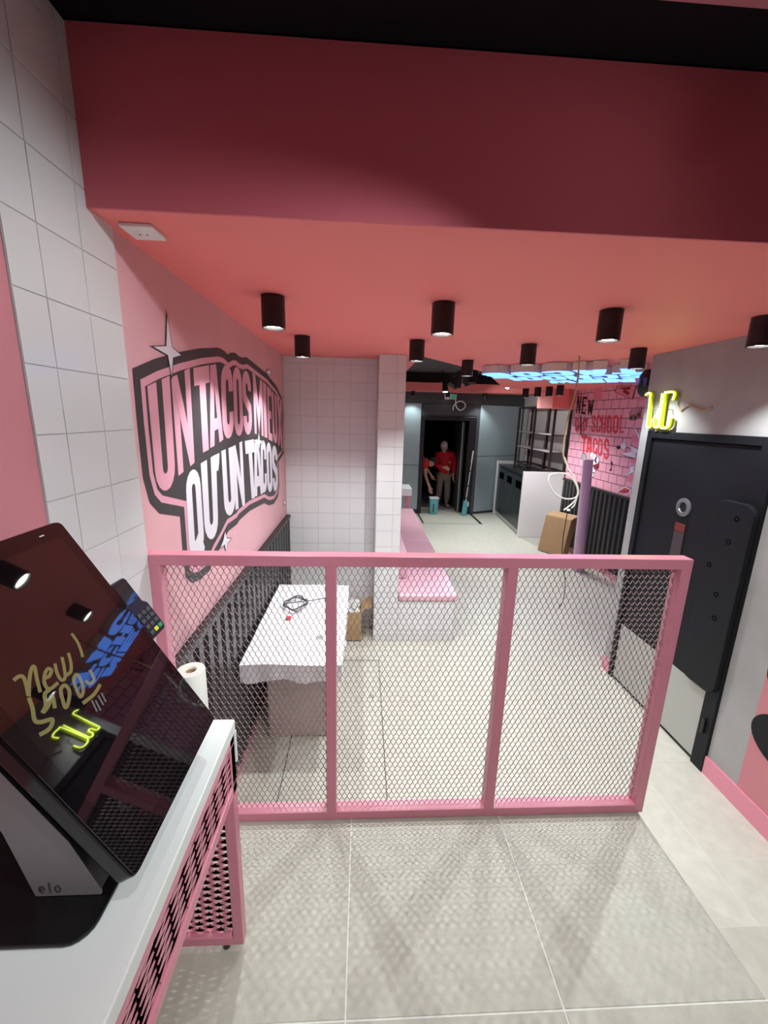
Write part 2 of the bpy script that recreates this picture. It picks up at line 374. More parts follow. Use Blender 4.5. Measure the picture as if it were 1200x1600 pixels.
tag(MB().box(.345, XM + .2, 8.55, 8.99, 2.63, 2.79).build('trim_2', 'coral'), 'narrow pink soffit band across the far wall', 'bulkhead', kind='structure')
tag(MB().box(XL, XR, .90, 1.078, 2.984, 2.99).build('trim_3', 'pink_panel'), 'pink strip crossing the black ceiling over the platform', 'bulkhead', kind='structure')
rb = MB().box(2.975, 3.225, 6.6, 7.2, 2.31, ZC).box(3.225, 3.64, 6.84, 7.2, 2.31, ZC)
tag(rb.build('trim_4', 'coral'), 'coral boxed bulkhead hanging beside the brick print', 'bulkhead', kind='structure')
# open edge of coral ceiling towards the raised black ceiling
up_ = MB()
EP = [V(.47, 3.62, ZC), V(1.32, 4.67, ZC), V(2.2, 6.7, ZC), V(3.62, 7.6, ZC)]
for e0, e1 in zip(EP[:-1], EP[1:]):
    ed = (e1 - e0).normalized(); en = V(ed.y, -ed.x, 0)
    up_.obox(e0, ed, UZ, en, .0, (e1 - e0).length, .06, .40, 0, .03)
up_.box(.44, .47, 3.62, 8.5, ZC + .06, 3.0)
tag(up_.build('trim_5', 'coral'), 'coral upstand round the raised black ceiling opening', 'bulkhead', kind='structure')

# ------------------------------------------------------------------ black slat wainscots
def wainscot(name, label, y0, y1, X, sgn, z0, z1, pitch):
    t = thing(name, label, 'wall cladding', (X, (y0 + y1) / 2, z0), kind='structure')
    MB().box(min(X, X + sgn * .006), max(X, X + sgn * .006), y0, y1, z0, z1).build('backing', 'black_metal', t)
    n = int((y1 - y0) / pitch); p = (y1 - y0) / n
    src = None
    for i in range(n):
        yc = y0 + p * (i + .5)
        if src is None:
            a = X + sgn * .006; b = X + sgn * .034
            src = MB().prism([(a, -.036, 0), (b, -.024, 0), (b, .024, 0), (a, .036, 0)], V(0, 0, z1 - z0 - .03))
            src.v = [v + V(0, yc, z0) for v in src.v]
            o = src.build('slat', 'black_slat', t); o.location = V(0, 0, 0); first = (o, yc); src = o
        else:
            c = src.copy(); C.objects.link(c); c.parent = t; c.location = V(0, yc - first[1], 0)
    MB().box(min(X, X + sgn * .04), max(X, X + sgn * .04), y0, y1, z1 - .03, z1).build('cap_rail', 'black_metal', t, bevel=.004)
    return t
wainscot('slat_wainscot', 'black vertical slat wainscot under the lettered pink wall', 1.37, 3.855, XL, 1, .10, 1.172, .105)
wainscot('slat_wainscot', 'black vertical slat wainscot under the pink brick print', 3.16, 6.82, XM, -1, .10, 1.165, .11)

# ------------------------------------------------------------------ railing with expanded metal
def expanded(mb, o, u, v, n, W, H, cw, ch, t=.0022, d=.006, bond=.22):
    ns = int(math.ceil(W / cw)) + 1; nr = int(math.ceil(H / (ch / 2)))
    for j in range(-1, ns):
        for sgn in (0, 1):
            pts = []
            for i in range(nr + 1):
                ph = (i + sgn) % 2
                uu = (j + .5 * ph) * cw if sgn == 0 else (j + .5 + .5 * (1 - (i % 2)) * 1 - .0) * cw
                uu = cw * (j + (.5 * (i % 2) if sgn == 0 else 1 - .5 * (i % 2)))
                for e in (-1, 1):
                    vv = i * ch / 2 + e * bond * ch / 4
                    pts.append((min(max(uu, 0), W), min(max(vv, 0), H)))
            k = len(mb.v); m_ = 0
            for a, b in pts:
                for q, r in ((-t / 2, -d / 2), (t / 2, -d / 2), (t / 2, d / 2), (-t / 2, d / 2)):
                    mb.v.append(o + u * (a + q) + v * b + n * r)
            for s_ in range(len(pts) - 1):
                if pts[s_][0] == pts[s_ + 1][0] and pts[s_][0] in (0, W): continue
                A = k + s_ * 4; B = A + 4
                mb.f += [(A, A + 1, B + 1, B), (A + 1, A + 2, B + 2, B + 1), (A + 2, A + 3, B + 3, B + 2), (A + 3, A, B, B + 3)]
    return mb
RX0, RX1, RZ1 = -.718, 1.190, 1.630
FW, FD = .038, .05
posts = [(RX0, RX0 + FW), (-.125, -.125 + FW), (.516, .516 + FW), (RX1 - FW, RX1)]
rl = thing('railing', 'pink steel guard railing with three expanded-metal mesh panels on platform edge', 'railing', (.236, YB, ZP))
for a, b in posts:
    MB().box(a, b, YB, YB + FD, ZP + .005, RZ1).build('post', 'pink_metal', rl, bevel=.0025)
MB().box(RX0, RX1, YB - .0005, YB + FD + .0005, RZ1 - FW, RZ1 + .0005).build('top_rail', 'pink_metal', rl, bevel=.0025)
MB().box(RX0, RX1, YB - .0005, YB + FD + .0005, ZP + .004, ZP + .004 + FW).build('bottom_rail', 'pink_metal', rl, bevel=.0025)
for i in range(3):
    x0, x1 = posts[i][1], posts[i + 1][0]; z0, z1 = ZP + .004 + FW, RZ1 - FW
    mb = expanded(MB(), V(x0, YB + FD * .62, z0), UX, UZ, UY, x1 - x0, z1 - z0, .0212, .0430, t=.0016, d=.0035)
    tag(mb.build('mesh_panel', 'pink_mesh', rl), kind='stuff')

# ------------------------------------------------------------------ ceiling downlights
def downlight(x, y, label, z=ZC, r=.051, hgt=.132, power=DOWN_W, group='black cylinder downlights on the coral ceiling', size=112):
    t = thing('downlight', label, 'ceiling light', (x, y, z), group)
    MB().lathe(V(x, y, z - hgt), [(r - .006, .02), (r - .006, .0), (r, .0), (r, hgt - .001)], 28).build('body', 'black_metal', t, smooth=True)
    MB().lathe(V(x, y, z - hgt), [(r - .010, .012), (r - .007, .003)], 24, cap=False).build('reflector', 'lamp_reflector', t, smooth=True)
    MB().lathe(V(x, y, z - hgt + .010), [(r - .014, 0), (r - .014, .004)], 24).build('lens', 'lamp_lens', t)
    if power: spot('light', (x, y, z - hgt - .004), (x, y, 0), power, size, .6, .012, parent=t)
    return t
names1 = ['nearest the lettered wall', 'second from the lettered wall', 'third from the lettered wall', 'beside the grey plaster wall']
for i, x in enumerate((-.404, .348, 1.12, 1.856)): downlight(x, 1.985, 'black cylinder downlight in the row over the railing, ' + names1[i])
for i, x in enumerate((-.41, .347, 1.105, 1.87)): downlight(x, 2.91, 'black cylinder downlight in the row over the covered table, ' + names1[i])
downlight(.90, 3.77, 'single black cylinder downlight near the ceiling opening above the pink bench')
# small downlights in the far room
for i, (px, py) in enumerate(((822, 607), (841, 605), (859, 604), (876, 602))):
    p = onZ(px, py, ZC)
    q = V(p.x, p.y, ZC)
    downlight(q.x, q.y, ('black downlight farthest from brick print beside boxed bulkhead', 'second black downlight in short row beside boxed bulkhead', 'third black downlight in short row beside boxed bulkhead', 'black downlight hanging closest to the coral boxed bulkhead')[i], power=26, r=.05, hgt=.14, group='downlights by the boxed bulkhead')
for i, (x, lb) in enumerate(((1.0, 'small black downlight under far pink soffit beside the pillar'), (1.72, 'small black downlight under far pink soffit beside the exit sign'), (2.5, 'small black downlight under far pink soffit right of doorway'))):
    downlight(x, 8.75, lb, z=2.63, r=.045, hgt=.10, power=(0 if i == 1 else 16), group='downlights under the far soffit')
# unseen downlights added above the frame to brighten the platform
for i, (x, y) in enumerate(((.1, .2), (1.35, .2))):
    downlight(x, y, ('added unseen black downlight on the black ceiling near the pink wall', 'added unseen black downlight on the black ceiling near the stairs')[i], z=2.99, power=12, group='added unseen downlights on the black ceiling')

fill_track = thing('track_light', 'added unseen black track with three fill spotlights on the black ceiling', 'track light', (.9, 0, 2.99))  # added track, out of frame; its spots brighten wall, railing and counter
MB().box(.88, .92, -.85, .9, 2.955, 2.99).build('track', 'black_metal', fill_track)
for y_, tgt_, pw_, sz_ in ((.75, (-.72, 1.12, 1.85), .85, 64), (-.3, (.45, 1.35, 1.0), .85, 80), (-.75, (-.5, .40, 1.3), 1.0, 50)):
    c_ = V(.9, y_, 2.84); d_ = (Vector(tgt_) - c_).normalized()
    MB().cyl((.9, y_, 2.955), (.9, y_, 2.84), .012, n=10).build('stem', 'black_metal', fill_track)
    h_ = MB().cyl(c_ - d_ * .08, c_ + d_ * .08, .045, n=20).build('spot_head', 'black_metal', fill_track, smooth=True)
    MB().cyl(c_ + d_ * .0805, c_ + d_ * .082, .038, n=20).build('lens', 'lamp_lens', h_)
    spot('light', c_ + d_ * .09, tgt_, NEAR_W * pw_, sz_, .8, .03, parent=fill_track)

# ceiling socket
t = thing('ceiling_socket', 'white square power socket on the coral ceiling', 'socket', (-.635, 1.357, ZC))
MB().box(-.68, -.59, 1.31, 1.404, ZC - .010, ZC).build('plate', 'white_plastic', t, bevel=.003)
MB().lathe(V(-.635, 1.357, ZC - .012), [(.021, 0), (.024, .002)], 24).build('socket_ring', 'white_plastic', t, smooth=True)
for dx in (-.01, .01): MB().cyl((-.635 + dx, 1.357, ZC - .013), (-.635 + dx, 1.357, ZC - .0115), .0028, n=10).build('pin_hole', 'print_black', t)

# ------------------------------------------------------------------ stroke lettering
def arc(cx, cy, r, ry, a0, a1, n=8): return [(cx + r * math.cos(math.radians(a0 + (a1 - a0) * i / n)), cy + ry * math.sin(math.radians(a0 + (a1 - a0) * i / n))) for i in range(n + 1)]
def glyph(ch, a, w):
    h = w / 2; L, R, B, T = h, 1 - h, h, a - h; r = .5 - h; M = a / 2
    if ch == 'U': return [[(L, a), (L, B + r)] + arc(.5, B + r, r, r, 180, 360)[1:] + [(R, a)]]
    if ch == 'O' or ch == 'Q':
        s = [arc(.5, T - r, r, r, 0, 180) + arc(.5, B + r, r, r, 180, 360) + [(R, T - r)]]
        return s + ([[(.55, h + w * .9), (1.0, -.05)]] if ch == 'Q' else [])
    if ch == 'C': return [[(R, a * .64), (R, T - r)] + arc(.5, T - r, r, r, 0, 180)[1:] + arc(.5, B + r, r, r, 180, 360) + [(R, a * .36)]]
    if ch == 'G': return [[(R, a * .68), (R, T - r)] + arc(.5, T - r, r, r, 0, 180)[1:] + arc(.5, B + r, r, r, 180, 360) + [(R, M), (.5, M)]]
    if ch == 'S':
        return [[(R, a * .70), (R, T - r)] + arc(.5, T - r, r, r, 0, 180)[1:] + [(L, a * .66), (L + .03, a * .58), (R - .03, a * .42), (R, a * .34)] + [(R, B + r)] + arc(.5, B + r, r, r, 0, -180)[1:] + [(L, a * .30)]]
    if ch == 'N': return [[(L, 0), (L, a)], [(R, 0), (R, a)], [(L, a), (R, 0)]]
    if ch == 'M': return [[(L * .8, 0), (L * .8, a)], [(1 - L * .8, 0), (1 - L * .8, a)], [(L, a), (.5, a * .25), (R, a)]]
    if ch == 'W': return [[(L * .8, a), (.27, 0), (.5, a * .75), (.73, 0), (1 - L * .8, a)]]
    if ch == 'T': return [[(0, T), (1, T)], [(.5, 0), (.5, a)]]
    if ch == 'A': return [[(L * .9, 0), (.5 - .12, a)], [(1 - L * .9, 0), (.5 + .12, a)], [(.25, a * .26), (.75, a * .26)], [(.36, T), (.64, T)]]
    if ch == 'I': return [[(.5, 0), (.5, a)]]
    if ch == 'E': return [[(L, 0), (L, a)], [(0, T), (1, T)], [(0, M), (.9, M)], [(0, B), (1, B)]]
    if ch == 'X': return [[(L, 0), (R, a)], [(L, a), (R, 0)]]
    if ch == 'H': return [[(L, 0), (L, a)], [(R, 0), (R, a)], [(0, M), (1, M)]]
    if ch == 'L': return [[(L, 0), (L, a)], [(0, B), (1, B)]]
    if ch == 'D': return [[(L, 0), (L, a)], [(L, T), (.5, T)] + arc(.5, T - r, r, r, 90, 0)[1:] + arc(.5, B + r, r, r, 0, -90) + [(L, B)]]
    if ch == "'": return [[(.5, a), (.45, a * .5), (.25, 0)]]
    if ch == 'e': return [[(L, M), (R, M)] + arc(.5, M, r, M - h, 0, 300, 12)[1:]]
    if ch == 'l': return [[(.5, 0), (.5, a)]]
    if ch == 'o': return [arc(.5, M, r, M - h, 0, 360, 16)]
    return []
def ribbon(pts, w):
    out = []; n = len(pts); V2 = [Vector(p) for p in pts]; off = []
    closed = (V2[0] - V2[-1]).length < 1e-6
    for i in range(n):
        a = V2[i - 1] if i else (V2[-2] if closed else None); b = V2[i + 1] if i < n - 1 else (V2[1] if closed else None)
        d1 = (V2[i] - a).normalized() if a is not None and (V2[i] - a).length > 1e-7 else None
        d2 = (b - V2[i]).normalized() if b is not None and (b - V2[i]).length > 1e-7 else None
        d1 = d1 or d2; d2 = d2 or d1
        nn = Vector((-d1.y, d1.x)) + Vector((-d2.y, d2.x))
        if nn.length < 1e-6: nn = Vector((-d1.y, d1.x))
        nn.normalize(); k = max(.35, nn.dot(Vector((-d1.y, d1.x)))); off.append(nn * (w / 2 / k))
    return [(V2[i] + off[i], V2[i] - off[i]) for i in range(n)]
LAY = Vector((0, 0, 0))
def letter_mb(ch, w, aspect, fmap, depth=None, res=1):
    """ribbon strokes clamped to the letter box, mapped by fmap(u, v, layer)"""
    mb = MB(); a = aspect
    for si, s_ in enumerate(glyph(ch, a, w)):
        s2 = [s_[0]]
        for p, q in zip(s_[:-1], s_[1:]):
            d = math.hypot(q[0] - p[0], q[1] - p[1]); k = max(1, int(d / (a / 3)))
            s2 += [(p[0] + (q[0] - p[0]) * i / k, p[1] + (q[1] - p[1]) * i / k) for i in range(1, k + 1)]
        rb_ = ribbon(s2, w); k = len(mb.v); lay = (0,) if depth is None else (0, 1)
        cl = (lambda p: (min(max(p[0], 0), 1), min(max(p[1] / a, 0 if ch != 'Q' else -.08), 1)))
        for l in lay:
            for pa, pb in rb_:
                for p in (pa, pb): c = cl(p); mb.v.append(fmap(c[0], c[1], l) + LAY * (si * .0004))
        n = len(rb_)
        for i in range(n - 1):
            mb.f.append((k + 2 * i, k + 2 * i + 1, k + 2 * i + 3, k + 2 * i + 2))
            if depth is not None:
                q = k + 2 * n
                mb.f.append((q + 2 * i, q + 2 * i + 2, q + 2 * i + 3, q + 2 * i + 1))
                mb.f.append((k + 2 * i, k + 2 * i + 2, q + 2 * i + 2, q + 2 * i)); mb.f.append((k + 2 * i + 1, q + 2 * i + 1, q + 2 * i + 3, k + 2 * i + 3))
        if depth is not None:
            q = k + 2 * n
            mb.f.append((k, q, q + 1, k + 1)); e = 2 * n - 2; mb.f.append((k + e, k + e + 1, q + e + 1, q + e))
    return mb
def quad_map(q, off, thick=0):
    tl, tr, br_, bl = q
    return lambda u, v, l=0: (bl * (1 - u) + br_ * u) * (1 - v) + (tl * (1 - u) + tr * u) * v + off * (1 + l * thick)
def asp(q): return ((q[0] - q[3]).length + (q[1] - q[2]).length) / ((q[0] - q[1]).length + (q[3] - q[2]).length)

# ---- lettered mural on the left wall ("UN TACOS MIEUX QU'UN TACOS")
LAY = V(1, 0, 0)
def LW(zx, zy): return onX(180 + zx / 3.81, 480 + zy / 3.81, XL)
mu = thing('wall_mural', 'black badge mural lettered UN TACOS MIEUX QU\'UN TACOS on pink wall', 'mural', (XL, 2.4, 1.2))
outer = [(100, 365), (230, 308), (370, 268), (500, 245), (605, 240), (625, 246), (645, 258), (668, 282), (690, 270), (715, 272), (735, 292), (755, 300), (780, 296), (800, 312), (900, 395), (960, 470), (992, 540), (1000, 640), (998, 850), (1004, 868), (972, 920), (976, 1060), (968, 1130), (945, 1170), (915, 1180), (886, 1166), (800, 1212), (738, 1268), (726, 1290), (672, 1332), (640, 1400), (600, 1475), (560, 1570), (500, 1625), (455, 1640), (420, 1610), (402, 1470), (385, 1245), (262, 1228), (205, 1165), (165, 1020), (130, 700)]
def offset_poly(P, d):
    n = len(P); out = []
    ar = sum(P[i].x * P[(i + 1) % n].y - P[(i + 1) % n].x * P[i].y for i in range(n)); sg = 1 if ar > 0 else -1
    for i in range(n):
        a, b, c = P[i - 1], P[i], P[(i + 1) % n]
        d1, d2 = (b - a).normalized(), (c - b).normalized()
        n1, n2 = Vector((-d1.y, d1.x)) * sg, Vector((-d2.y, d2.x)) * sg
        nn = (n1 + n2); nn = nn.normalized() if nn.length > 1e-5 else n1
        out.append(b + nn * d / max(.5, nn.dot(n1)))
    return out
P2 = [Vector((p.y, p.z)) for p in (LW(*q) for q in outer)]
for d, mt, off, nm in ((0, 'print_dark', .0012, 'outline'), (.040, 'print_pink', .0018, 'outline_stripe'), (.066, 'print_dark', .0024, 'badge_ground')):
    MB().add([(XL + off, p.x, p.y) for p in (offset_poly(P2, d) if d else P2)], [tuple(range(len(P2)))]).build(nm, mt, mu)
L1 = {'U': [(185, 470), (318, 408), (358, 1065), (245, 1118)], 'N': [(328, 420), (438, 362), (468, 925), (372, 1005)], 'T': [(460, 362), (554, 345), (578, 835), (490, 880)],
      'A': [(548, 346), (608, 336), (640, 790), (562, 842)], 'C': [(622, 340), (692, 345), (706, 768), (640, 795)], 'O': [(694, 348), (746, 362), (762, 758), (710, 774)],
      'S': [(750, 364), (802, 392), (814, 754), (764, 765)], 'M': [(815, 388), (872, 440), (880, 768), (828, 752)], 'I': [(872, 440), (898, 462), (908, 780), (882, 772)],
      'E': [(900, 466), (924, 490), (934, 800), (910, 786)], 'u': [(928, 498), (956, 525), (966, 815), (938, 804)], 'X': [(957, 525), (990, 552), (995, 846), (966, 822)]}
L2 = [('Q', [(412, 985), (497, 950), (530, 1440), (440, 1510)]), ('U', [(505, 930), (596, 876), (612, 1360), (534, 1402)]), ("'", [(592, 880), (622, 862), (622, 962), (596, 985)]),
      ('U', [(628, 856), (694, 830), (716, 1215), (650, 1262)]), ('N', [(694, 830), (752, 797), (770, 1175), (714, 1208)]), ('T', [(768, 797), (822, 786), (842, 1130), (794, 1146)]),
      ('A', [(816, 790), (858, 785), (880, 1108), (825, 1132)]), ('C', [(862, 788), (894, 796), (902, 1095), (870, 1110)]), ('O', [(896, 800), (926, 810), (936, 1095), (905, 1106)]), ('S', [(929, 815), (962, 832), (966, 1090), (938, 1104)])]
for ch, q in list(L1.items()) + L2:
    white = (ch, q) in L2; c = ch.upper()
    Q = [LW(*z) for z in q]
    wd = {"'": .62, 'I': .7, 'M': .25, 'N': .30, 'X': .34, 'A': .33, 'E': .42, 'T': .40}.get(c, .375)
    letter_mb(c, wd, asp(Q), quad_map(Q, V(.003, 0, 0))).build('letter', 'print_white' if white else 'print_pink', mu)
for pts, sc in (([(303, 55), (332, 238), (385, 285), (337, 300), (330, 410), (308, 285), (222, 235), (298, 232)], 1), ([(650, 1335), (660, 1376), (686, 1378), (664, 1402), (656, 1455), (648, 1412), (622, 1432), (640, 1386)], 1), ([(852, 745), (857, 790), (876, 800), (860, 812), (853, 850), (846, 815), (832, 802), (846, 793)], 1), ([(905, 372), (925, 380), (925, 396), (908, 402), (898, 388)], 1), ([(1000, 1150), (1014, 1155), (1014, 1170), (1000, 1172)], 1)):
    Pw = [LW(*z) for z in pts]; c = sum(Pw, V(0, 0, 0)) / len(Pw)
    MB().add([c + (p - c) * 1.22 + V(.0034, 0, 0) for p in Pw], [tuple(range(len(Pw)))]).build('star_outline', 'print_dark', mu)
    MB().add([p + V(.004, 0, 0) for p in Pw], [tuple(range(len(Pw)))]).build('star', 'print_white', mu)

# ---- brick print on the right wall
LAY = V(-1, 0, 0)
def RW(zx, zy, off=0): return onX(880 + zx / 8.42, 590 + zy / 8.42, XM) - V(off, 0, 0)
bm_ = thing('brick_wallpaper', 'pink brick wallpaper print reading NEW SCHOOL TACOS above black slats', 'mural', (XM, 5.2, 1.2))
MB().box(XM - .003, XM - .0005, 3.2, 6.82, 1.166, ZC).build('sheet', 'brick_print', bm_, loc=(XM, 5.2, 1.166))
def rprint(pts, mt, off, nm): MB().add([RW(x, y, off) for x, y in pts], [tuple(range(len(pts)))]).build(nm, mt, bm_)
def rword(items, mt, wd, nm='letter'):
    for ch, q in items:
        Q = [RW(*z) for z in q]; letter_mb(ch, wd, asp(Q), quad_map(Q, V(-.006, 0, 0))).build(nm, mt, bm_)
def bx(x0, x1, y0, y1, sl=12): return [(x0 + sl, y0), (x1 + sl, y0 + 6), (x1 - sl, y1), (x0 - sl, y1)]
rword([('N', bx(185, 235, 240, 470)), ('E', bx(252, 310, 250, 480)), ('W', bx(328, 398, 285, 510))], 'print_black', .26)
rword([('O', bx(165, 210, 530, 715, 6)), ('L', bx(225, 252, 540, 690, 4)), ('D', bx(265, 315, 535, 700, 6)), ('S', bx(380, 428, 492, 720, 6)), ('C', bx(442, 500, 492, 722, 6)), ('H', bx(508, 568, 490, 728, 6)), ('O', bx(578, 642, 490, 735, 6)), ('O', bx(656, 735, 490, 740, 6)), ('L', bx(752, 806, 490, 730, 6))], 'print_red', .30)
rword([('T', bx(240, 315, 755, 985, 8)), ('A', bx(308, 385, 775, 992, 4)), ('C', bx(394, 452, 790, 1005, 4)), ('O', bx(458, 522, 800, 1032, 4)), ('S', bx(538, 608, 802, 1075, 4))], 'print_red', .30)
for a, b in (((235, 500), (240, 755)), ((335, 535), (165, 690))):
    rprint([(a[0] - 6, a[1]), (a[0] + 6, a[1]), (b[0] + 6, b[1]), (b[0] - 6, b[1])], 'print_black', .008, 'strike_line')
def outlined(pts, mt, nm, k=1.12):
    cx = sum(p[0] for p in pts) / len(pts); cy = sum(p[1] for p in pts) / len(pts)
    rprint([(cx + (x - cx) * k, cy + (y - cy) * k) for x, y in pts], 'print_black', .005, nm + '_outline'); rprint(pts, mt, .0065, nm)
outlined([(890, 895), (995, 945), (1000, 990), (960, 1000), (965, 1065), (760, 1005), (905, 975)], 'print_white', 'lightning_bolt')
outlined([(885, 1170), (955, 1165), (930, 1215), (962, 1232), (800, 1302), (880, 1245)], 'print_white', 'lightning_bolt')
outlined([(925, 625), (1008, 755), (1040, 700), (1030, 900), (985, 780)], 'print_white', 'lightning_bolt')
outlined([(692, 188), (722, 112), (962, 108), (908, 280)], 'print_rose', 'poster', 1.1)
rprint([(790, 190), (815, 155), (885, 195), (862, 236)], 'print_maroon', .009, 'poster_print')
rprint([(735, 135), (900, 120), (885, 160), (800, 160)], 'print_maroon', .009, 'poster_print')
outlined([(700, 1500), (815, 1432), (900, 1465), (890, 1535), (815, 1540)], 'print_white', 'lips_outline', 1.04)
rprint([(725, 1500), (815, 1448), (885, 1475), (870, 1520), (800, 1525)], 'print_red', .009, 'lips')
rprint([(740, 1502), (820, 1490), (880, 1478), (820, 1505)], 'print_maroon', .0105, 'lips_line')
def ell(cx, cy, rx, ry, n=16): return [(cx + rx * math.cos(2 * math.pi * i / n), cy + ry * math.sin(2 * math.pi * i / n)) for i in range(n)]
for cx, cy, rx, ry in ((385, 1020, 28, 38), (418, 1050, 30, 45), (448, 1085, 28, 48), (408, 1120, 40, 40), (405, 1215, 28, 32), (385, 1280, 24, 28)):
    outlined(ell(cx, cy, rx, ry), 'print_white', 'glove', 1.15)
rprint([(400, 1150), (480, 1130), (470, 1190), (420, 1210)], 'print_maroon', .011, 'glove_cuff')
outlined(ell(275, 1040, 32, 40), 'steel', 'ring_print', 1.15)
outlined(ell(800, 900, 40, 45), 'print_white', 'splash', 1.08)
rprint([(770, 900), (820, 820), (832, 920)], 'print_white', .009, 'splash')
rprint(ell(735, 918, 28, 24), 'print_black', .0085, 'eye_dot')
rprint([(870, 560), (875, 500), (960, 470), (1040, 420), (1030, 520), (960, 565)], 'print_brown', .005, 'eye_print')
for i in range(7): rprint([(872 + i * 26, 490 - i * 10), (884 + i * 26, 488 - i * 10), (874 + i * 28, 430 - i * 12)], 'print_dark', .006, 'lash')
for cx, cy in ((900, 530), (955, 525), (1005, 490)): rprint(ell(cx, cy, 18, 22), 'print_dark', .0065, 'eye_dot')
rprint([(636, 1100), (646, 1100), (664, 1150), (655, 1160), (645, 1130), (640, 1210), (630, 1210)], 'print_black', .006, 'music_note'); rprint(ell(628, 1215, 14, 14), 'print_black', .006, 'music_note')
for q in ([(1005, 165), (1080, 150), (1075, 295), (1005, 300)], [(915, 740), (985, 760), (985, 850), (905, 840)], [(890, 1065), (970, 1070), (940, 1140), (885, 1110)], [(860, 1290), (945, 1270), (905, 1380), (835, 1360)]):
    rprint(q, 'print_rose', .0045, 'brick_print_red')
rprint([(400, 125), (525, 125), (505, 310), (400, 300)], 'print_rose', .0035, 'brick_print_red')

# ---- pink cloud print low on the near right wall
cp = thing('wall_decal', 'pink wall print edged with black scallops beside the steps', 'mural', (XR, 1.0, .5))
MB().box(XR - .004, XR - .0005, -1.2, 1.826, .12, .92).build('pink_ground', 'decal_pink', cp)
for (cy, cz, ry, rz) in ((1.62, .53, .215, .145), (1.60, .86, .225, .15), (1.1, .66, .2, .16), (.6, .5, .25, .16)):
    MB().add([(XR - .006, cy + ry * math.cos(2 * math.pi * i / 32), cz + rz * math.sin(2 * math.pi * i / 32)) for i in range(32)], [tuple(range(32))]).build('scallop', 'door_black', cp)

# ------------------------------------------------------------------ WC door
d1 = thing('door_1', 'black washroom door with steel kick plate in black frame', 'door', (XR, 2.54, 0), kind='structure')
MB().box(XR - .02, XR + .1, DY0, DY0 + .09, 0, DZ).box(XR - .02, XR + .1, DY1 - .05, DY1, 0, DZ).box(XR - .02, XR + .1, DY0 + .09, DY1 - .05, DZ - .05, DZ).build('door_frame', 'door_black', d1, bevel=.004)
lf = MB().box(XR - .004, XR + .036, DY0 + .094, DY1 - .054, .008, DZ - .054).build('door_leaf', 'door_black', d1, bevel=.003)
MB().box(XR - .008, XR - .004, DY0 + .10, DY1 - .057, .03, .50).build('kick_plate', 'steel', d1)
MB().lathe(V(XR - .004, 2.585, 1.565), [(.062, 0), (.062, .008), (.054, .012), (.036, .012), (.032, .004)], 28, axis=V(-1, 0, 0), cap=False).build('ring_rosette', 'rosette_grey', lf, smooth=True)
MB().lathe(V(XR - .0045, 2.585, 1.565), [(.034, 0), (.034, .003)], 24, axis=V(-1, 0, 0)).build('rosette_centre', 'print_black', lf)
MB().box(XR - .012, XR - .004, 2.535, 2.625, 1.17, 1.40).build('pull_plate', 'dark_brown', lf, bevel=.003)
MB().box(XR - .0135, XR - .004, 2.536, 2.624, 1.40, 1.455).build('tip_reflection', 'reflected_red', lf, bevel=.003)  # red reflection on the plate top, modelled as a coloured tip
MB().box(XR - .0135, XR - .004, 2.536, 2.624, 1.12, 1.17).build('tip_reflection', 'reflected_red', lf, bevel=.003)  # same reflected red repeated at the lower end
# tall rounded board on the door
def rrect(y0, y1, z0, z1, r, n=6):
    out = []
    for cy, cz, a0 in ((y1 - r, z1 - r, 0), (y0 + r, z1 - r, 90), (y0 + r, z0 + r, 180), (y1 - r, z0 + r, 270)):
        for i in range(n + 1): a = math.radians(a0 + 90 * i / n); out.append((cy + r * math.cos(a), cz + r * math.sin(a)))
    return out
bd = tag(MB().prism([(XR - .02, y, z) for y, z in rrect(2.04 + .0, 2.30, .53, 1.685, .07)], V(-.035, 0, 0)).build('door_board', 'door_black', bevel=.004), 'tall rounded black board with drilled holes fixed on the door', 'board')
for y, z in ((2.138, 1.596), (2.158, 1.456), (2.25, 1.286), (2.161, 1.132), (2.139, .991)):
    MB().lathe(V(XR - .0545, y, z), [(.015, 0), (.015, .002), (.011, .0022), (.009, -.012)], 18, axis=V(-1, 0, 0)).build('bolt_hole', 'hole_black', bd)
for z in (.30, .97, 1.62):
    MB().cyl((XR - .03, DY0 + .045, z - .05), (XR - .03, DY0 + .045, z + .05), .009, n=12).build('hinge', 'black_metal', d1)
# door switch / cover on the strip
# ------------------------------------------------------------------ WC neon
nz = thing('neon_sign', 'glowing yellow-green neon letters WC above the black door', 'neon sign', (XR - .03, 2.94, 2.06))
def NW(zx, zy): return onX(980 + zx / 8.571, 590 + zy / 8.571, XR - .035)
def smooth_path(P, n=6):
    P = [Vector(p) for p in P]; out = []
    for i in range(len(P) - 1):
        p0 = P[max(i - 1, 0)]; p1 = P[i]; p2 = P[i + 1]; p3 = P[min(i + 2, len(P) - 1)]
        for k in range(n):
            t_ = k / n; out.append(.5 * ((2 * p1) + (p2 - p0) * t_ + (2 * p0 - 5 * p1 + 4 * p2 - p3) * t_ ** 2 + (3 * p1 - p0 - 3 * p2 + p3) * t_ ** 3))
    return out + [P[-1]]
wpath = [(250, 235), (285, 208), (318, 215), (312, 260), (275, 600), (268, 650), (290, 668), (315, 650), (330, 590), (350, 560), (368, 590), (362, 640), (380, 668), (410, 660), (425, 600), (475, 215)]
cpath = [(612, 300), (640, 215), (600, 190), (530, 200), (505, 230), (445, 600), (450, 660), (490, 680), (545, 665), (572, 620), (585, 545)]
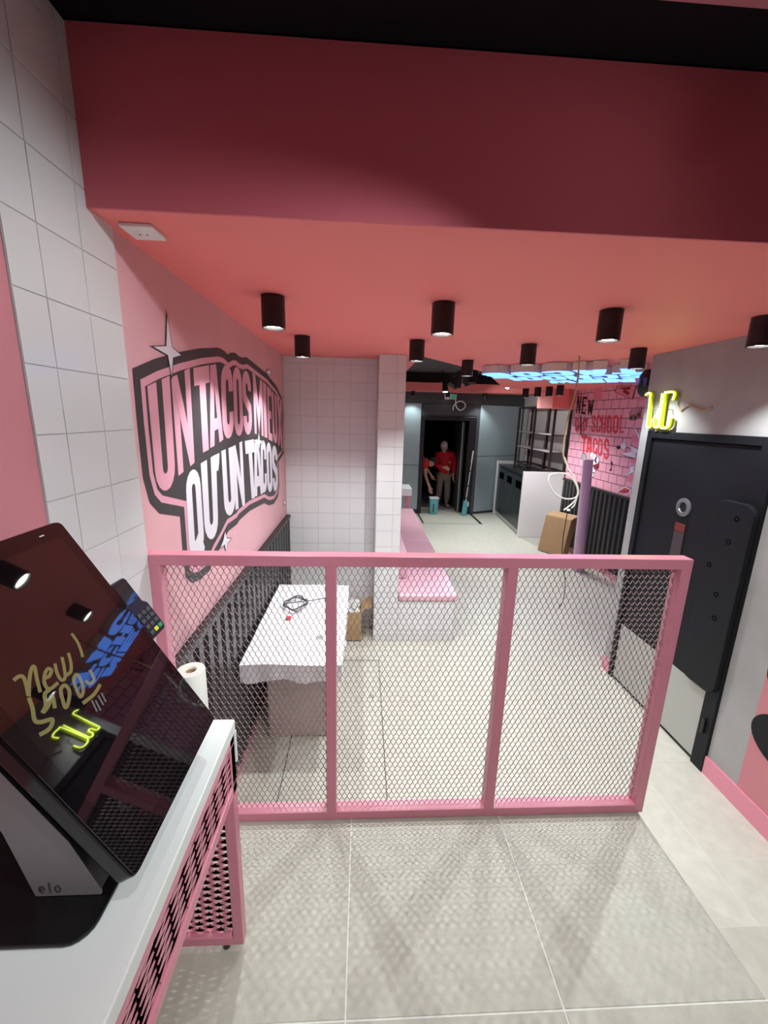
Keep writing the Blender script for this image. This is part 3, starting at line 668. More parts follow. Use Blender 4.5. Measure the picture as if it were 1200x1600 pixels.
for pth, nm in ((wpath, 'letter_tube'), (cpath, 'letter_tube')):
    P3 = smooth_path([NW(*q) for q in pth], 5)
    o = MB().tube(P3, .0075, 8).build(nm, 'neon', nz, smooth=True)
    MB().tube([p + V(-.004, 0, 0) for p in P3], .0048, 8).build('bright_core', 'neon_core', o, smooth=True)
    MB().tube([p + V(.014, 0, 0) for p in P3], .012, 8).build('backing_strip', 'neon_back', o, smooth=True)
for y in (3.02, 2.85): MB().cyl((XR, y, 2.2), (XR - .03, y, 2.2), .004, n=8).build('standoff', 'chrome', nz)
wc_ = [(1059, 634), (1064, 641), (1070, 637), (1078, 633), (1088, 637), (1097, 641), (1106, 640), (1112, 636)]
tag(MB().tube(smooth_path([onX(x, y, XR - .006) for x, y in wc_]), .0045, 8).build('cable', 'cable_tan', smooth=True), 'short loose wire end sticking out of grey wall beside neon', 'cable')
# black speaker at the corner of the grey wall
sp = thing('loudspeaker', 'black rounded loudspeaker at the corner of the grey wall', 'loudspeaker', (XR + .02, 3.24, 2.3))
MB().lathe(V(XR + .035, 3.222, 2.305), [(.03, 0), (.055, .03), (.066, .09), (.058, .16), (.03, .20)], 24).build('body', 'black_plastic', sp, smooth=True)
MB().box(XR - .02, XR + .06, 3.15, 3.2, 2.38, 2.44).build('bracket', 'black_metal', sp)
tag(bpy.data.objects['loudspeaker'])

# ------------------------------------------------------------------ blue hanging letters (NEW SCHOOL TACOS), faces turned down
bl = thing('illuminated_letters', 'white channel letters with glowing blue faces under the coral ceiling', 'sign', (1.9, 4.2, ZC))
LAY = V(0, 0, -1)
r0 = V(2.20, 3.28, ZC); rd = V(-.819, .573, 0).normalized(); ru = V(-rd.y * -1, rd.x * -1, 0)
ru = V(rd.y, -rd.x, 0) if V(rd.y, -rd.x, 0).y > 0 else V(-rd.y, rd.x, 0)
def blue_row(word, org, width, hgt, zt=ZC, th=.07):
    n = len(word); cw = width / n
    for i, ch in enumerate(word):
        o = org + rd * (i * cw + cw * .03); Wd = cw * .94
        f = lambda u, v, l: o + rd * (u * Wd) + ru * (v * hgt) + V(0, 0, -th - .004 + l * th)
        lb = letter_mb(ch, .40 if ch not in 'W' else .28, hgt / Wd, f, depth=1).build('letter', 'letter_side', bl)
        f2 = lambda u, v, l: o + rd * (u * Wd) + ru * (v * hgt) + V(0, 0, -th - .006)
        letter_mb(ch, .40 if ch not in 'W' else .28, hgt / Wd, f2).build('face', 'blue_face', lb)
blue_row('TACOS', r0, 1.38, .40)
blue_row('SCHOOL', r0 + ru * .43, 1.38, .40)
blue_row('NEW', r0 + ru * .86 + rd * .1, .85, .40)

# ------------------------------------------------------------------ bench
be = thing('bench', 'long pink upholstered bench on a white tiled base beside the pillar', 'bench', (.63, 5.4, 0))
bb_ = MB().box(.345, .885, 3.575, 7.3, 0, .415).build('base', 'grout_grey', be)
pieces(bb_, [((x, 3.575, z), a, b) for x, a in grid(.346, .884, T15, .346) for z, b in grid(0.0, .415, T15, -.035)], 'tile_white', 'tile', (UX, UZ, -UY), tilt=.004, th=.0028, gap=.0014)
pieces(bb_, [((.885, y, z), a, b) for y, a in grid(3.57, 7.3, T15, 3.57) for z, b in grid(0.0, .415, T15, -.035)], 'tile_white', 'tile', (UY, UZ, UX), tilt=.004, th=.0028, gap=.0014)
for y0, y1 in ((3.56, 5.28), (5.285, 7.32)):
    MB().box(.35, .918, y0, y1, .417, .485).build('seat_cushion', 'pink_vinyl', be, bevel=.02, seg=4, smooth=True)
for y0, y1 in ((3.95, 5.28), (5.285, 7.32)):
    MB().box(.352, .47, y0, y1, .487, .74).build('backrest', 'pink_vinyl', be, bevel=.02, seg=4, smooth=True)
wt = thing('side_table', 'small white topped table on pink leg at the end of the bench', 'table', (.72, 7.75, 0))
MB().box(.5, .91, 7.5, 8.0, .68, .82).build('table_top', 'white_top', wt, bevel=.006)
MB().box(.84, .89, 7.55, 7.6, 0.004, .68).build('leg', 'pink_metal', wt); MB().box(.84, .89, 7.9, 7.95, 0.004, .68).build('leg', 'pink_metal', wt)
MB().box(.52, .57, 7.55, 7.6, 0.004, .68).build('leg', 'pink_metal', wt); MB().box(.52, .57, 7.9, 7.95, 0.004, .68).build('leg', 'pink_metal', wt)

# ------------------------------------------------------------------ covered table
tb = thing('covered_table', 'table wrapped in white plastic sheet behind the railing by slats', 'table', (-.36, 2.6, 0))
def sheet_top():
    mb = MB(); nx, ny = 14, 26; x0, x1, y0, y1 = -.665, -.10, 2.06, 3.18
    for j in range(ny + 1):
        for i in range(nx + 1):
            a, b = i / nx, j / ny; e = min(a, 1 - a, b * 1.5, (1 - b) * 1.5)
            mb.v.append(V(x0 + (x1 - x0) * a, y0 + (y1 - y0) * b, .752 + .003 * math.sin(7 * a + 3 * b) + .003 * math.sin(19 * b + 5 * a) - .008 * max(0, 1 - e * 22)))
    k = lambda i, j: j * (nx + 1) + i
    mb.f += [(k(i, j), k(i + 1, j), k(i + 1, j + 1), k(i, j + 1)) for j in range(ny) for i in range(nx)]
    # hanging skirt
    per = [(i, 0) for i in range(nx + 1)] + [(nx, j) for j in range(1, ny + 1)] + [(i, ny) for i in range(nx - 1, -1, -1)] + [(0, j) for j in range(ny - 1, 0, -1)]
    prev = [k(*p) for p in per]
    for lev in (1, 2, 3):
        cur = []
        for n_, p in enumerate(per):
            v = mb.v[k(*p)]; c = V(-.3825, 2.585, v.z); d = (v - c); d.z = 0
            w_ = .004 * math.sin(n_ * 1.7) + .003 * math.sin(n_ * .6); dn = d.normalized()
            mb.v.append(V(v.x, v.y, v.z - .035 * lev - .004 * math.sin(n_ * .9) * lev) + dn * w_ * lev * .6); cur.append(len(mb.v) - 1)
        L_ = len(per); mb.f += [(prev[i], prev[(i + 1) % L_], cur[(i + 1) % L_], cur[i]) for i in range(L_)]
        prev = cur
    return mb
sheet_top().build('plastic_sheet', 'white_sheet', tb, smooth=True)
MB().box(-.655, -.11, 2.072, 3.17, .69, .742).build('table_top', 'white_plastic', tb)
MB().box(-.60, -.20, 2.37, 2.95, .004, .69).build('pedestal', 'mauve_film', tb, bevel=.012, seg=3)
# coil of wire + bits on table
ck = thing('wire_coil', 'coiled white wire with red tag lying on the covered table', 'wire', (-.42, 2.6, .757))
cc = onZ(462, 945, .765)
pts = []
for i in range(110):
    a = i * .32; r_ = .075 + .012 * math.sin(i * 1.3); pts.append(V(cc.x + r_ * math.cos(a), cc.y + r_ * 1.35 * math.sin(a), .766 + .006 * (1 + math.sin(i * .7)) + i * .00012))
MB().tube(pts, .003, 6).build('coil', 'key_grey', ck, smooth=True)
e1_ = onZ(508, 935, .765)
MB().tube(smooth_path([pts[-1], V(cc.x + .1, cc.y + .05, .775), V(e1_.x, e1_.y, .768)]), .004, 6).build('loose_end', 'key_grey', ck, smooth=True)
tg = onZ(451, 965, .762)
MB().box(tg.x - .018, tg.x + .018, tg.y - .02, tg.y + .02, .762, .764).build('tag', 'red_tag', ck)
bt = onZ(500, 995, .762)
o = thing('metal_washer', 'small metal ring lying on the covered table', 'washer', (bt.x, bt.y, .758))
MB().lathe(V(bt.x, bt.y, .758), [(.010, 0), (.017, 0), (.017, .006), (.010, .006), (.010, 0)], 20, cap=False).build('ring', 'steel', o, smooth=True)
# cardboard box with wrapping
cb = thing('cardboard_box', 'open brown cardboard box full of plastic wrapping beside pillar', 'cardboard box', (-.09, 3.69, 0))
x0, x1, y0, y1, zt = -.20, .005, 3.57, 3.82, .30
MB().box(x0, x1, y0, y0 + .005, .005, zt).build('side', 'cardboard', cb); MB().box(x0, x1, y1 - .005, y1, .005, zt).build('side', 'cardboard', cb)
MB().box(x0, x0 + .005, y0 + .005, y1 - .005, .005, zt).build('side', 'cardboard', cb); MB().box(x1 - .005, x1, y0 + .005, y1 - .005, .005, zt).build('side', 'cardboard', cb)
MB().box(x0, x1, y0, y1, .004, .012).build('bottom', 'cardboard', cb)
fl = MB().obox(V(x1, y0, zt), V(.80, 0, -.0 + .45).normalized(), UY, V(-.45, 0, .80).normalized(), 0, .11, .0, y1 - y0, 0, .005); fl.build('flap', 'cardboard', cb)
MB().obox(V(x1 + .01, y0 - .001, zt + .012), V(.80, 0, .45).normalized(), UY, V(-.45, 0, .80).normalized(), .02, .05, -.0012, .0, -.002, .007).build('hand_slot', 'print_black', cb)
g = thing('plastic_wrap', 'crumpled clear plastic wrapping heaped in the cardboard box', 'plastic wrap', (-.1, 3.695, .22))
mb = MB(); n, m_ = 22, 12
for j in range(m_ + 1):
    for k_ in range(n):
        th_, ph = math.pi * j / m_, 2 * math.pi * k_ / n; rr = 1 + .16 * math.sin(4.1 * k_ + 2.3 * j) + .10 * math.sin(2.2 * k_ - 3.1 * j)
        mb.v.append(V(-.098 + min(max(.10 * rr * math.sin(th_) * math.cos(ph), -.094), .094), 3.695 + min(max(.12 * rr * math.sin(th_) * math.sin(ph), -.115), .115), .285 + .085 * rr * math.cos(th_)))
mb.f += [(j * n + k_, j * n + (k_ + 1) % n, (j + 1) * n + (k_ + 1) % n, (j + 1) * n + k_) for j in range(m_) for k_ in range(n)]
mb.build('wrap', 'foil', g)

# ------------------------------------------------------------------ kiosk counter
kc = thing('kiosk_counter', 'white topped counter with pink mesh apron against the pink wall', 'counter', (-.53, .2, ZP))
KX, KZ, KY1, KY0 = -.333, 1.30, .970, -.75
MB().box(XL + .001, KX, KY0, KY1, KZ - .036, KZ).build('counter_top', 'white_top', kc, bevel=.003)
MB().box(KX - .034, KX, KY1 - .004, KY1 + .006, 1.165, KZ - .037).build('end_fascia', 'white_top', kc, bevel=.002)
MB().box(KX - .03, KX - .004, KY0 + .01, KY1 - .004, 1.235, KZ - .036).box(KX - .03, KX - .004, KY0 + .01, KY1 - .004, 1.085, 1.115).box(KX - .03, KX - .004, KY1 - .034, KY1 - .004, 1.115, 1.235).build('apron_frame', 'pink_metal', kc, bevel=.002)
tag(expanded(MB(), V(KX - .010, KY0 + .02, 1.115), UZ, UY, UX, .12, KY1 - .034 - KY0 - .02, .0205, .115, t=.0132, d=.003, bond=.1).build('apron_mesh', 'pink_metal', kc), kind='stuff')
for ye, nm in ((KY1, 'end_frame'), (KY0 + .04, 'end_frame')):
    f_ = MB().box(KX - .034, KX - .004, ye - .036, ye - .004, ZP + .03, KZ - .036).box(XL + .004, XL + .034, ye - .036, ye - .004, ZP + .03, KZ - .036).box(XL + .034, KX - .034, ye - .036, ye - .004, ZP + .03, ZP + .06).box(XL + .034, KX - .034, ye - .036, ye - .004, KZ - .066, KZ - .036)
    f_.build(nm, 'pink_metal', kc, bevel=.002)
    tag(expanded(MB(), V(XL + .034, ye - .02, ZP + .06), UZ, UX, UY, KZ - .126 - ZP, KX - .068 - XL, .0245, .062, t=.0125, d=.003, bond=.15).build('end_mesh', 'pink_metal', kc), kind='stuff')
    for xx in (XL + .06, KX - .06):
        MB().cyl((xx, ye - .02, ZP + .004), (xx, ye - .02, ZP + .03), .011, n=14).build('foot', 'black_plastic', kc)
        MB().cyl((xx, ye - .02, ZP + .06), (xx, ye - .02, ZP + .085), .004, n=8).build('foot_bolt', 'steel', kc)
# ------------------------------------------------------------------ touchscreen
Bq, Lq, Wq, TI = V(-.358, .902, 1.36), .585, .369, 1.031
su, sv, sn = UY.copy(), V(-math.cos(TI), 0, math.sin(TI)), V(math.sin(TI), 0, math.cos(TI))
so = Bq - su * Wq
ks = thing('touchscreen_kiosk', 'large tilted black touchscreen on grey metal stand on the white counter', 'touchscreen', (-.5, .7, KZ))
def rr2(u0, u1, v0, v1, r, n=5):
    return [(a, b) for a, b in rrect(u0, u1, v0, v1, r, n)]
hs = MB().prism([so + su * a + sv * b - sn * .030 for a, b in rr2(0, Wq, 0, Lq, .014)], sn * .030).build('housing', 'bezel_black', ks, bevel=.004, seg=2)
MB().prism([so + su * a + sv * b + sn * .0002 for a, b in rr2(.003, Wq - .003, .003, Lq - .003, .012)], sn * .0025).build('screen', 'screen_glass', hs)
MB().obox(so, su, sv, sn, .028, Wq - .028, .034, Lq - .034, .0027, .0029).build('display_area', 'display_panel', hs)
MB().obox(so + sv * (Lq - .020) + su * (Wq - .075), su, sv, sn, 0, .012, 0, .002, .0028, .0031).build('status_light', 'print_white', hs)
MB().obox(so, su, sv, sn, .02, Wq - .02, .02, Lq - .05, -.052, -.030).build('rear_cover', 'black_plastic', ks, bevel=.008)
# stand: base plate + folded wedge bracket
MB().prism([(y_, x_, 0) for y_, x_ in []] or [V(a, b, KZ + .0005) for a, b in rr2(-.70, -.410, .483, .86, .035)], V(0, 0, .007)).build('base_plate', 'black_plastic', ks, bevel=.002)
yb = onZ(100, 1400, KZ + .008).y
W0 = [onY(55, 1402, yb), onY(158, 1396, yb), onY(160, 1383, yb)]
pA = W0[0]; pB = W0[1]
tilt_pts = [V(pA.x, yb, KZ + .008), V(pB.x, yb, KZ + .008), V(pB.x + .001, yb, KZ + .02)]
# run up along the back of the screen
back0 = so - sn * .056
def xback(z): return back0.x + (z - back0.z) / sv.z * sv.x
tilt_pts += [V(min(xback(z), pB.x) - .004, yb, z) for z in (1.42, 1.68)]
tilt_pts += [V(xback(1.68) - .035, yb, 1.68), V(pA.x - .03, yb, 1.44)]
for dy_ in (0, .20): MB().prism([p + V(0, dy_, 0) for p in tilt_pts], V(0, .004, 0)).build('bracket_cheek', 'grey_bracket', ks, bevel=.0015)
MB().add([tilt_pts[2], tilt_pts[3], tilt_pts[4], tilt_pts[4] + V(0, .2, 0), tilt_pts[3] + V(0, .2, 0), tilt_pts[2] + V(0, .2, 0)], [(0, 1, 4, 5), (1, 2, 3, 4)]).build('bracket_web', 'black_plastic', ks)
lo = V(pA.x + .008, yb - .0006, KZ + .016)
for i, ch in enumerate('elo'):
    hh = .016 if ch != 'l' else .022
    f = lambda u, v, l=0, i=i, hh=hh: lo + UX * (i * .0125 + u * .0115) + UZ * (v * hh)
    letter_mb(ch, .30, hh / .0115, f).build('logo_letter', 'logo_dark', ks)
# card terminal beside the screen
tr = thing('card_terminal', 'black card payment terminal with yellow and green keys beside touchscreen', 'card terminal', (-.5, .93, 1.6))
tp = [onP(x, y, so - sn * .004, sn) for x, y in ((192, 902), (237, 1003), (252, 968))]
vt = (tp[0] - so).dot(sv); vb = (tp[1] - so).dot(sv); umax = (tp[2] - so).dot(su)
u0 = Wq + .004; usc = (tp[0] - so).dot(su)
def TP(u, v, n): return so + su * u + sv * v + sn * n
u1 = Wq + .062; u2 = Wq + .074; vm = vb + (vt - vb) * .55
prof = [(u0, vb), (u2 - .006, vb), (u2, vb + .01), (u2, vm - .01), (u1, vm), (u1, vt - .006), (u1 - .008, vt), (u0, vt)]
bdy = MB().prism([TP(u, v, -.035) for u, v in prof], sn * .030).build('body', 'black_plastic', tr, bevel=.003)
MB().prism([TP(u, v, -.005) for u, v in ((u0 + .004, vm + .012), (u1 - .006, vm + .012), (u1 - .006, vt - .012), (u0 + .004, vt - .012))], sn * .0015).build('display', 'display', bdy)
for r_ in range(4):
    for c_ in range(3):
        kk = MB().obox(TP(u0 + .008 + c_ * .019, vb + .010 + r_ * .0165, -.005), su, sv, sn, 0, .014, 0, .010, 0, .003)
        kk.build('key', {(0, 1): 'key_yellow', (0, 2): 'key_green'}.get((r_, c_), 'key_grey'), bdy, bevel=.001, seg=1)
MB().obox(TP(Wq + .0004, (vb + vt) / 2 - .02, -.028), su, sv, sn, 0, .006, 0, .04, 0, .014).build('mount_arm', 'black_metal', tr)
# paper roll
pr = thing('paper_roll', 'white paper roll standing on the counter end behind touchscreen', 'paper roll', (-.424, .932, KZ))
MB().lathe(V(-.424, .940, KZ + .0005), [(.012, .01), (.012, .0), (.033, .0), (.034, .003), (.034, .166), (.033, .169), (.014, .169), (.013, .165), (.013, .01)], 32, cap=False).build('roll', 'paper', pr, smooth=True)
MB().lathe(V(-.424, .940, KZ + .002), [(.0118, .0), (.0118, .163), (.0098, .163), (.0098, .0)], 20, cap=False).build('core', 'cardboard', pr, smooth=True)

# ---- dim gold script logo shown on the screen
def SS(zx, zy, n_=.0031): return onP(20 + zx / 6, 930 + zy / 6, so + sn * n_, sn)
def show(strokes, wdt, mt):
    for k, st_ in enumerate(strokes):
        P3 = smooth_path([SS(x, y) for x, y in st_], 5); q2 = [((p - so).dot(su), (p - so).dot(sv)) for p in P3]
        rb_ = ribbon(q2, wdt); mb = MB()
        for a_, b_ in rb_:
            for c_ in (a_, b_): mb.v.append(so + su * c_.x + sv * c_.y + sn * (.0031 + k * .00004))
        mb.f = [(2 * i_, 2 * i_ + 1, 2 * i_ + 3, 2 * i_ + 2) for i_ in range(len(rb_) - 1)]
        mb.build('displayed_script', mt, hs)
show([[(8, 800), (55, 762), (100, 770), (130, 860), (145, 940)], [(150, 950), (155, 800), (175, 690), (205, 675), (225, 780), (258, 910)], [(300, 775), (340, 760), (362, 705), (330, 690), (300, 740), (298, 830), (345, 880), (425, 820)], [(395, 640), (415, 730), (455, 795), (490, 770), (480, 670), (460, 580)], [(480, 760), (540, 720), (545, 640), (520, 540)], [(550, 360), (600, 430), (632, 500), (655, 580)]], .0062, 'display_gold')
show([[(150, 960), (185, 1060), (205, 1170), (260, 1190), (370, 1165), (345, 1250), (250, 1310)], [(275, 1105), (310, 1030), (300, 930), (350, 880)], [(285, 1100), (330, 1040), (370, 950), (395, 1060)], [(460, 960), (450, 880), (490, 845), (530, 900), (520, 1010), (490, 1050), (462, 960)], [(590, 870), (570, 790), (600, 745), (640, 800), (660, 900), (630, 950), (592, 870)], [(680, 800), (720, 830), (760, 790), (720, 700)], [(820, 835), (760, 930), (655, 1015)]], .0068, 'display_gold')
show([[(740, 985), (790, 1090)], [(775, 985), (825, 1080)], [(800, 940), (850, 1030)], [(830, 915), (872, 1000)]], .0035, 'display_pale')

# ------------------------------------------------------------------ tall counter and rack
cu = thing('tall_counter', 'tall white sided counter with black doors beneath the shelf rack', 'counter', (3.3, 8.1, 0))
MB().box(2.86, 3.60, 7.18, 7.22, .004, 1.215).build('end_panel', 'white_plastic', cu, bevel=.003)
MB().box(2.99, 3.60, 9.08, 9.12, .004, 1.215).build('end_panel', 'white_plastic', cu, bevel=.003)
def slab(xo, z0, z1): return MB().prism([(2.885 + xo, 7.221, z0), (3.60, 7.221, z0), (3.60, 9.079, z0), (3.02 + xo, 9.079, z0)], V(0, 0, z1 - z0))
slab(.03, .08, 1.12).build('body', 'cabinet_black', cu)
slab(.0, 1.12, 1.15).build('worktop', 'black_plastic', cu)
slab(.05, .004, .08).build('plinth', 'white_plastic', cu)
fd = V(.135, 1.858, 0).normalized(); fn = V(-fd.y, fd.x, 0); fo = V(2.913, 7.221, 0)
for i in range(3):
    a_ = .015 + i * .615
    dr = MB().obox(fo, fd, UZ, fn, a_, a_ + .605, .10, 1.09, .001, .024).build('door', 'cabinet_black', cu, bevel=.003)
    MB().obox(fo, fd, UZ, fn, a_ + .10, a_ + .45, .86, 1.0, .0242, .026).build('slot_opening', 'hole_black', dr)
rk = thing('shelf_rack', 'dark metal open shelf rack standing on the tall counter', 'shelf', (3.45, 8.1, 1.15))
RX_0, RX_1, RY0, RY1, RZ0, RZ_1 = 3.34, 3.62, 7.26, 8.95, 1.216, 2.36
for x in (RX_0, RX_1):
    for y in (RY0, RY0 + (RY1 - RY0) * .5, RY1):
        MB().box(x - .018, x + .018, y - .018, y + .018, RZ0 - .06, RZ_1).build('post', 'rack_metal', rk)
for z in (RZ0, RZ_1):
    for x in (RX_0, RX_1): MB().box(x - .016, x + .016, RY0, RY1, z - .016, z + .016).build('rail', 'rack_metal', rk)
    for y in (RY0, RY1): MB().box(RX_0, RX_1, y - .016, y + .016, z - .016, z + .016).build('rail', 'rack_metal', rk)
for z in (1.55, 1.86):
    MB().box(RX_0 - .012, RX_1 + .012, RY0, RY1, z - .012, z).build('shelf', 'rack_metal', rk)
    MB().box(RX_0 + .01, RX_1 - .01, RY0 + .02, RY1 - .02, z, z + .018).build('shelf_glass', 'shelf_glass', rk)
MB().box(3.56, 3.635, 7.2, 9.2, 1.22, 2.5).build('back_panel', 'beige_wall', rk) if False else None

# cardboard sheet box leaning by the tube
lc = thing('cardboard_carton', 'brown cardboard carton tilted against the black slats', 'cardboard box', (3.1, 6.2, 0))
a0 = V(2.92, 6.42, .012); a1 = V(3.16, 6.05, .012); ax = (a1 - a0).normalized(); ay = V(-ax.y, ax.x, 0); ay = ay if ay.x > 0 else -ay
lean = (V(.10, .04, .60)).normalized(); Lu = ax * .44
o_ = a0
th_ = ay * .17
q0 = [o_, o_ + Lu, o_ + Lu + lean * .60, o_ + lean * .60]
MB().prism(q0, th_).build('carton_body', 'cardboard', lc, bevel=.004)
MB().prism([q0[3] + th_ * .1, q0[2] + th_ * .1, q0[2] + th_ * .6 + lean * .03, q0[3] + th_ * .6 + lean * .03], lean * .006).build('top_flap', 'cardboard', lc)
MB().prism([q0[3] + th_ * .55 + lean * .005, q0[2] + th_ * .55 + lean * .005, q0[2] + th_ * .98 + lean * .05, q0[3] + th_ * .98 + lean * .05], lean * .006).build('top_flap', 'cardboard', lc)
# wrapped tube
tu = thing('wrapped_tube', 'tall lilac plastic-wrapped roll leaning upright by the black slats', 'roll', (3.12, 5.5, 0))
MB().tube([(3.14, 5.5, .006), (3.118, 5.5, .3), (3.10, 5.5, .8), (3.08, 5.5, 1.3), (3.063, 5.5, 1.605)], [.078, .075, .07, .066, .064], 20).build('wrap', 'lilac_wrap', tu, smooth=True)
MB().lathe(V(3.063, 5.5, 1.604), [(.05, 0), (.05, .006), (.03, .006), (.03, 0)], 20).build('tube_end', 'white_plastic', tu)

# hanging cables
YC = 3.31
def cpts(L_): return [onY(x, y, YC) for x, y in L_]
hc = thing('hanging_cable', 'tan and white cable hanging from coral ceiling with coiled end', 'cable', (1.66, YC, ZC))
MB().tube(smooth_path(cpts([(905, 556), (903, 590), (896, 625), (887, 655), (881, 690), (880, 710), (884, 725)])), .007, 8).build('conduit', 'cable_tan', hc, smooth=True)
MB().tube(smooth_path(cpts([(882, 715), (888, 732), (898, 748), (904, 768), (898, 778), (882, 779), (866, 770), (857, 753), (860, 742), (875, 739), (890, 743), (900, 757), (903, 772), (896, 785), (881, 797)])), .0062, 8).build('coil', 'cable_white', hc, smooth=True)
MB().tube(smooth_path(cpts([(903, 770), (898, 788), (893, 794)])), .006, 8).build('loose_end', 'cable_white', hc, smooth=True)
MB().lathe(onY(888, 797, YC), [(.012, -.008), (.016, .0), (.010, .010)], 12).build('connector', 'white_plastic', hc, smooth=True)
MB().tube(smooth_path(cpts([(887, 798), (884, 815), (880, 840), (878, 868), (881, 890), (883, 915), (880, 938), (873, 951)])), .0035, 6).build('thin_wire', 'black_plastic', hc, smooth=True)
# far cable coil and exit sign
fc = thing('hanging_cable', 'white cable loop hanging above the dark doorway', 'cable', (1.95, 8.9, 2.45))
fl_ = [onY(x, y, 8.9) for x, y in ((713, 616), (712, 630), (714, 637), (719, 641), (725, 638), (727, 632), (722, 627), (715, 628), (709, 634), (708, 641))]
MB().tube(smooth_path(fl_), .012, 8).build('loop', 'cable_white', fc, smooth=True)
ex = thing('exit_sign', 'small green and white emergency exit sign above the doorway', 'exit sign', (1.8, 8.9, 2.5))
q = [onY(x, y, 8.93) for x, y in ((695, 615), (713, 616), (712, 624), (695, 624))]
ebx = MB().prism(q, V(0, .05, 0)).build('sign_box', 'white_plastic', ex)
MB().prism([q[0] * .6 + q[1] * .4 + V(0, -.002, -.01), q[1] * .97 + q[0] * .03 + V(0, -.002, -.01), q[2] * .97 + q[3] * .03 + V(0, -.002, .01), q[3] * .6 + q[2] * .4 + V(0, -.002, .01)][0:4], V(0, .001, 0)).build('pictogram_panel', 'exit_green', ebx)
ce = (q[0] + q[2]) / 2 + V(.0, -.004, 0)
MB().lathe(ce + V(.02, 0, .03), [(.012, 0), (.012, .002)], 10, axis=V(0, -1, 0)).tube([ce + V(.02, 0, .015), ce + V(.0, 0, -.02), ce + V(-.03, 0, -.04)], .008, 6).tube([ce + V(.0, 0, -.02), ce + V(.03, 0, -.045)], .008, 6).build('running_figure', 'print_white', ebx)
# track lights
tk = thing('track_light', 'black ceiling track with angled spotlight heads in far room', 'track light', (1.5, 7.0, 3.0))
ta, tb_ = V(1.35, 5.0, 2.97), V(1.35, 8.2, 2.97)
MB().box(1.48, 1.52, 5.7, 8.5, 2.79, 2.83).build('track', 'black_metal', tk)
for y_ in (5.9, 8.3): MB().box(1.49, 1.51, y_, y_ + .02, 2.83, 3.0).build('hanger', 'black_metal', tk)
def head(px, y, x, z, tgt, glow, power):
    c = V(x, y, z); d = (Vector(tgt) - c).normalized()
    MB().cyl((x, y, 2.79), (x, y, z), .012, n=10).build('stem', 'black_metal', tk)
    hd = MB().cyl(c - d * .10, c + d * .10, .055, n=20).build('spot_head', 'black_metal', tk, smooth=True)
    if glow: MB().cyl(c + d * .1005, c + d * .1025, .046, n=20).build('lens', 'spot_glow' if glow > 1 else 'lamp_lens', hd)
    if power: spot('light', c + d * .10, tgt, power, 80, .5, .03, parent=tk)
head(0, 5.9, 1.5, 2.68, (1.1, 5.4, 0), 0, FAR_W * .5)
head(0, 6.3, 1.5, 2.68, (2.6, 6.4, 0), 0, FAR_W)
head(0, 6.8, 1.5, 2.68, (1.3, 7.2, 0), 0, FAR_W * .7)
head(0, 7.3, 1.5, 2.68, (3.6, 8.3, 1.7), 0, FAR_W * 1.0)
head(0, 7.9, 1.5, 2.68, (1.55, 7.6, 0), 1, FAR_W * .5)
tk2 = thing('spotlight', 'bright ceiling spotlight shining beside the blue letters', 'spotlight', (2.75, 8.0, 3.0))
pg = onY(793, 604, 7.9)
MB().cyl((pg.x, 7.95, pg.z), (pg.x, 7.95, 2.999), .012, n=10).build('stem', 'black_metal', tk2)
dg = (V(.9, 2.5, 1.0) - pg).normalized()
MB().cyl(pg - dg * .14, pg, .05, n=20).build('spot_head', 'black_metal', tk2, smooth=True)
MB().cyl(pg + dg * .0005, pg + dg * .003, .043, n=20).build('lens', 'spot_glow', tk2)
spot('light', pg + dg * .02, (2.2, 6.6, 0), FAR_W, 120, .6, .04, parent=tk2)

# ------------------------------------------------------------------ bucket and mop
bk = thing('mop_bucket', 'teal plastic mop bucket standing in the doorway', 'bucket', (1.59, 8.97, 0))
def tap(x, y, z0, z1, a0, b0, a1, b1): return [(x - a0, y - b0, z0), (x + a0, y - b0, z0), (x + a0, y + b0, z0), (x - a0, y + b0, z0), (x - a1, y - b1, z1), (x + a1, y - b1, z1), (x + a1, y + b1, z1), (x - a1, y + b1, z1)]
BF = [(0, 3, 2, 1), (4, 5, 6, 7), (0, 1, 5, 4), (1, 2, 6, 5), (2, 3, 7, 6), (3, 0, 4, 7)]
MB().add(tap(1.59, 8.99, .006, .36, .082, .075, .098, .09), BF).build('tub', 'teal', bk, bevel=.012, seg=3, smooth=True)
MB().box(1.488, 1.692, 8.895, 9.085, .355, .385).build('rim', 'white_top', bk, bevel=.006)
MB().box(1.565, 1.595, 8.905, 8.915, .05, .30).build('front_slot', 'teal_dark', bk)
mp = thing('flat_mop', 'white handled flat mop with teal head leaning on door frame', 'mop', (2.25, 8.88, 0))
mh0, mh1 = V(2.262, 8.86, .03), V(2.395, 8.955, 1.43)
dm = (mh1 - mh0).normalized()
MB().tube([mh0 + dm * .2, mh0 + dm * 1.15], .012, 10).build('handle', 'white_plastic', mp, smooth=True)
MB().tube([mh0 + dm * 1.15, mh1], .018, 10).build('grip', 'white_plastic', mp, smooth=True)
for k in (.35, .62, .95): MB().tube([mh0 + dm * k, mh0 + dm * (k + .03)], .017, 10).build('collar', 'key_grey', mp)
MB().obox(mh0, V(1, 0, 0), dm, V(0, 1, 0), -.055, .055, -.022, .30, -.02, .02).build('mop_head', 'teal', mp, bevel=.01, seg=2)
MB().obox(mh0, V(1, 0, 0), dm, V(0, 1, 0), .055, .075, .18, .27, -.015, .015).build('clip', 'white_plastic', mp)

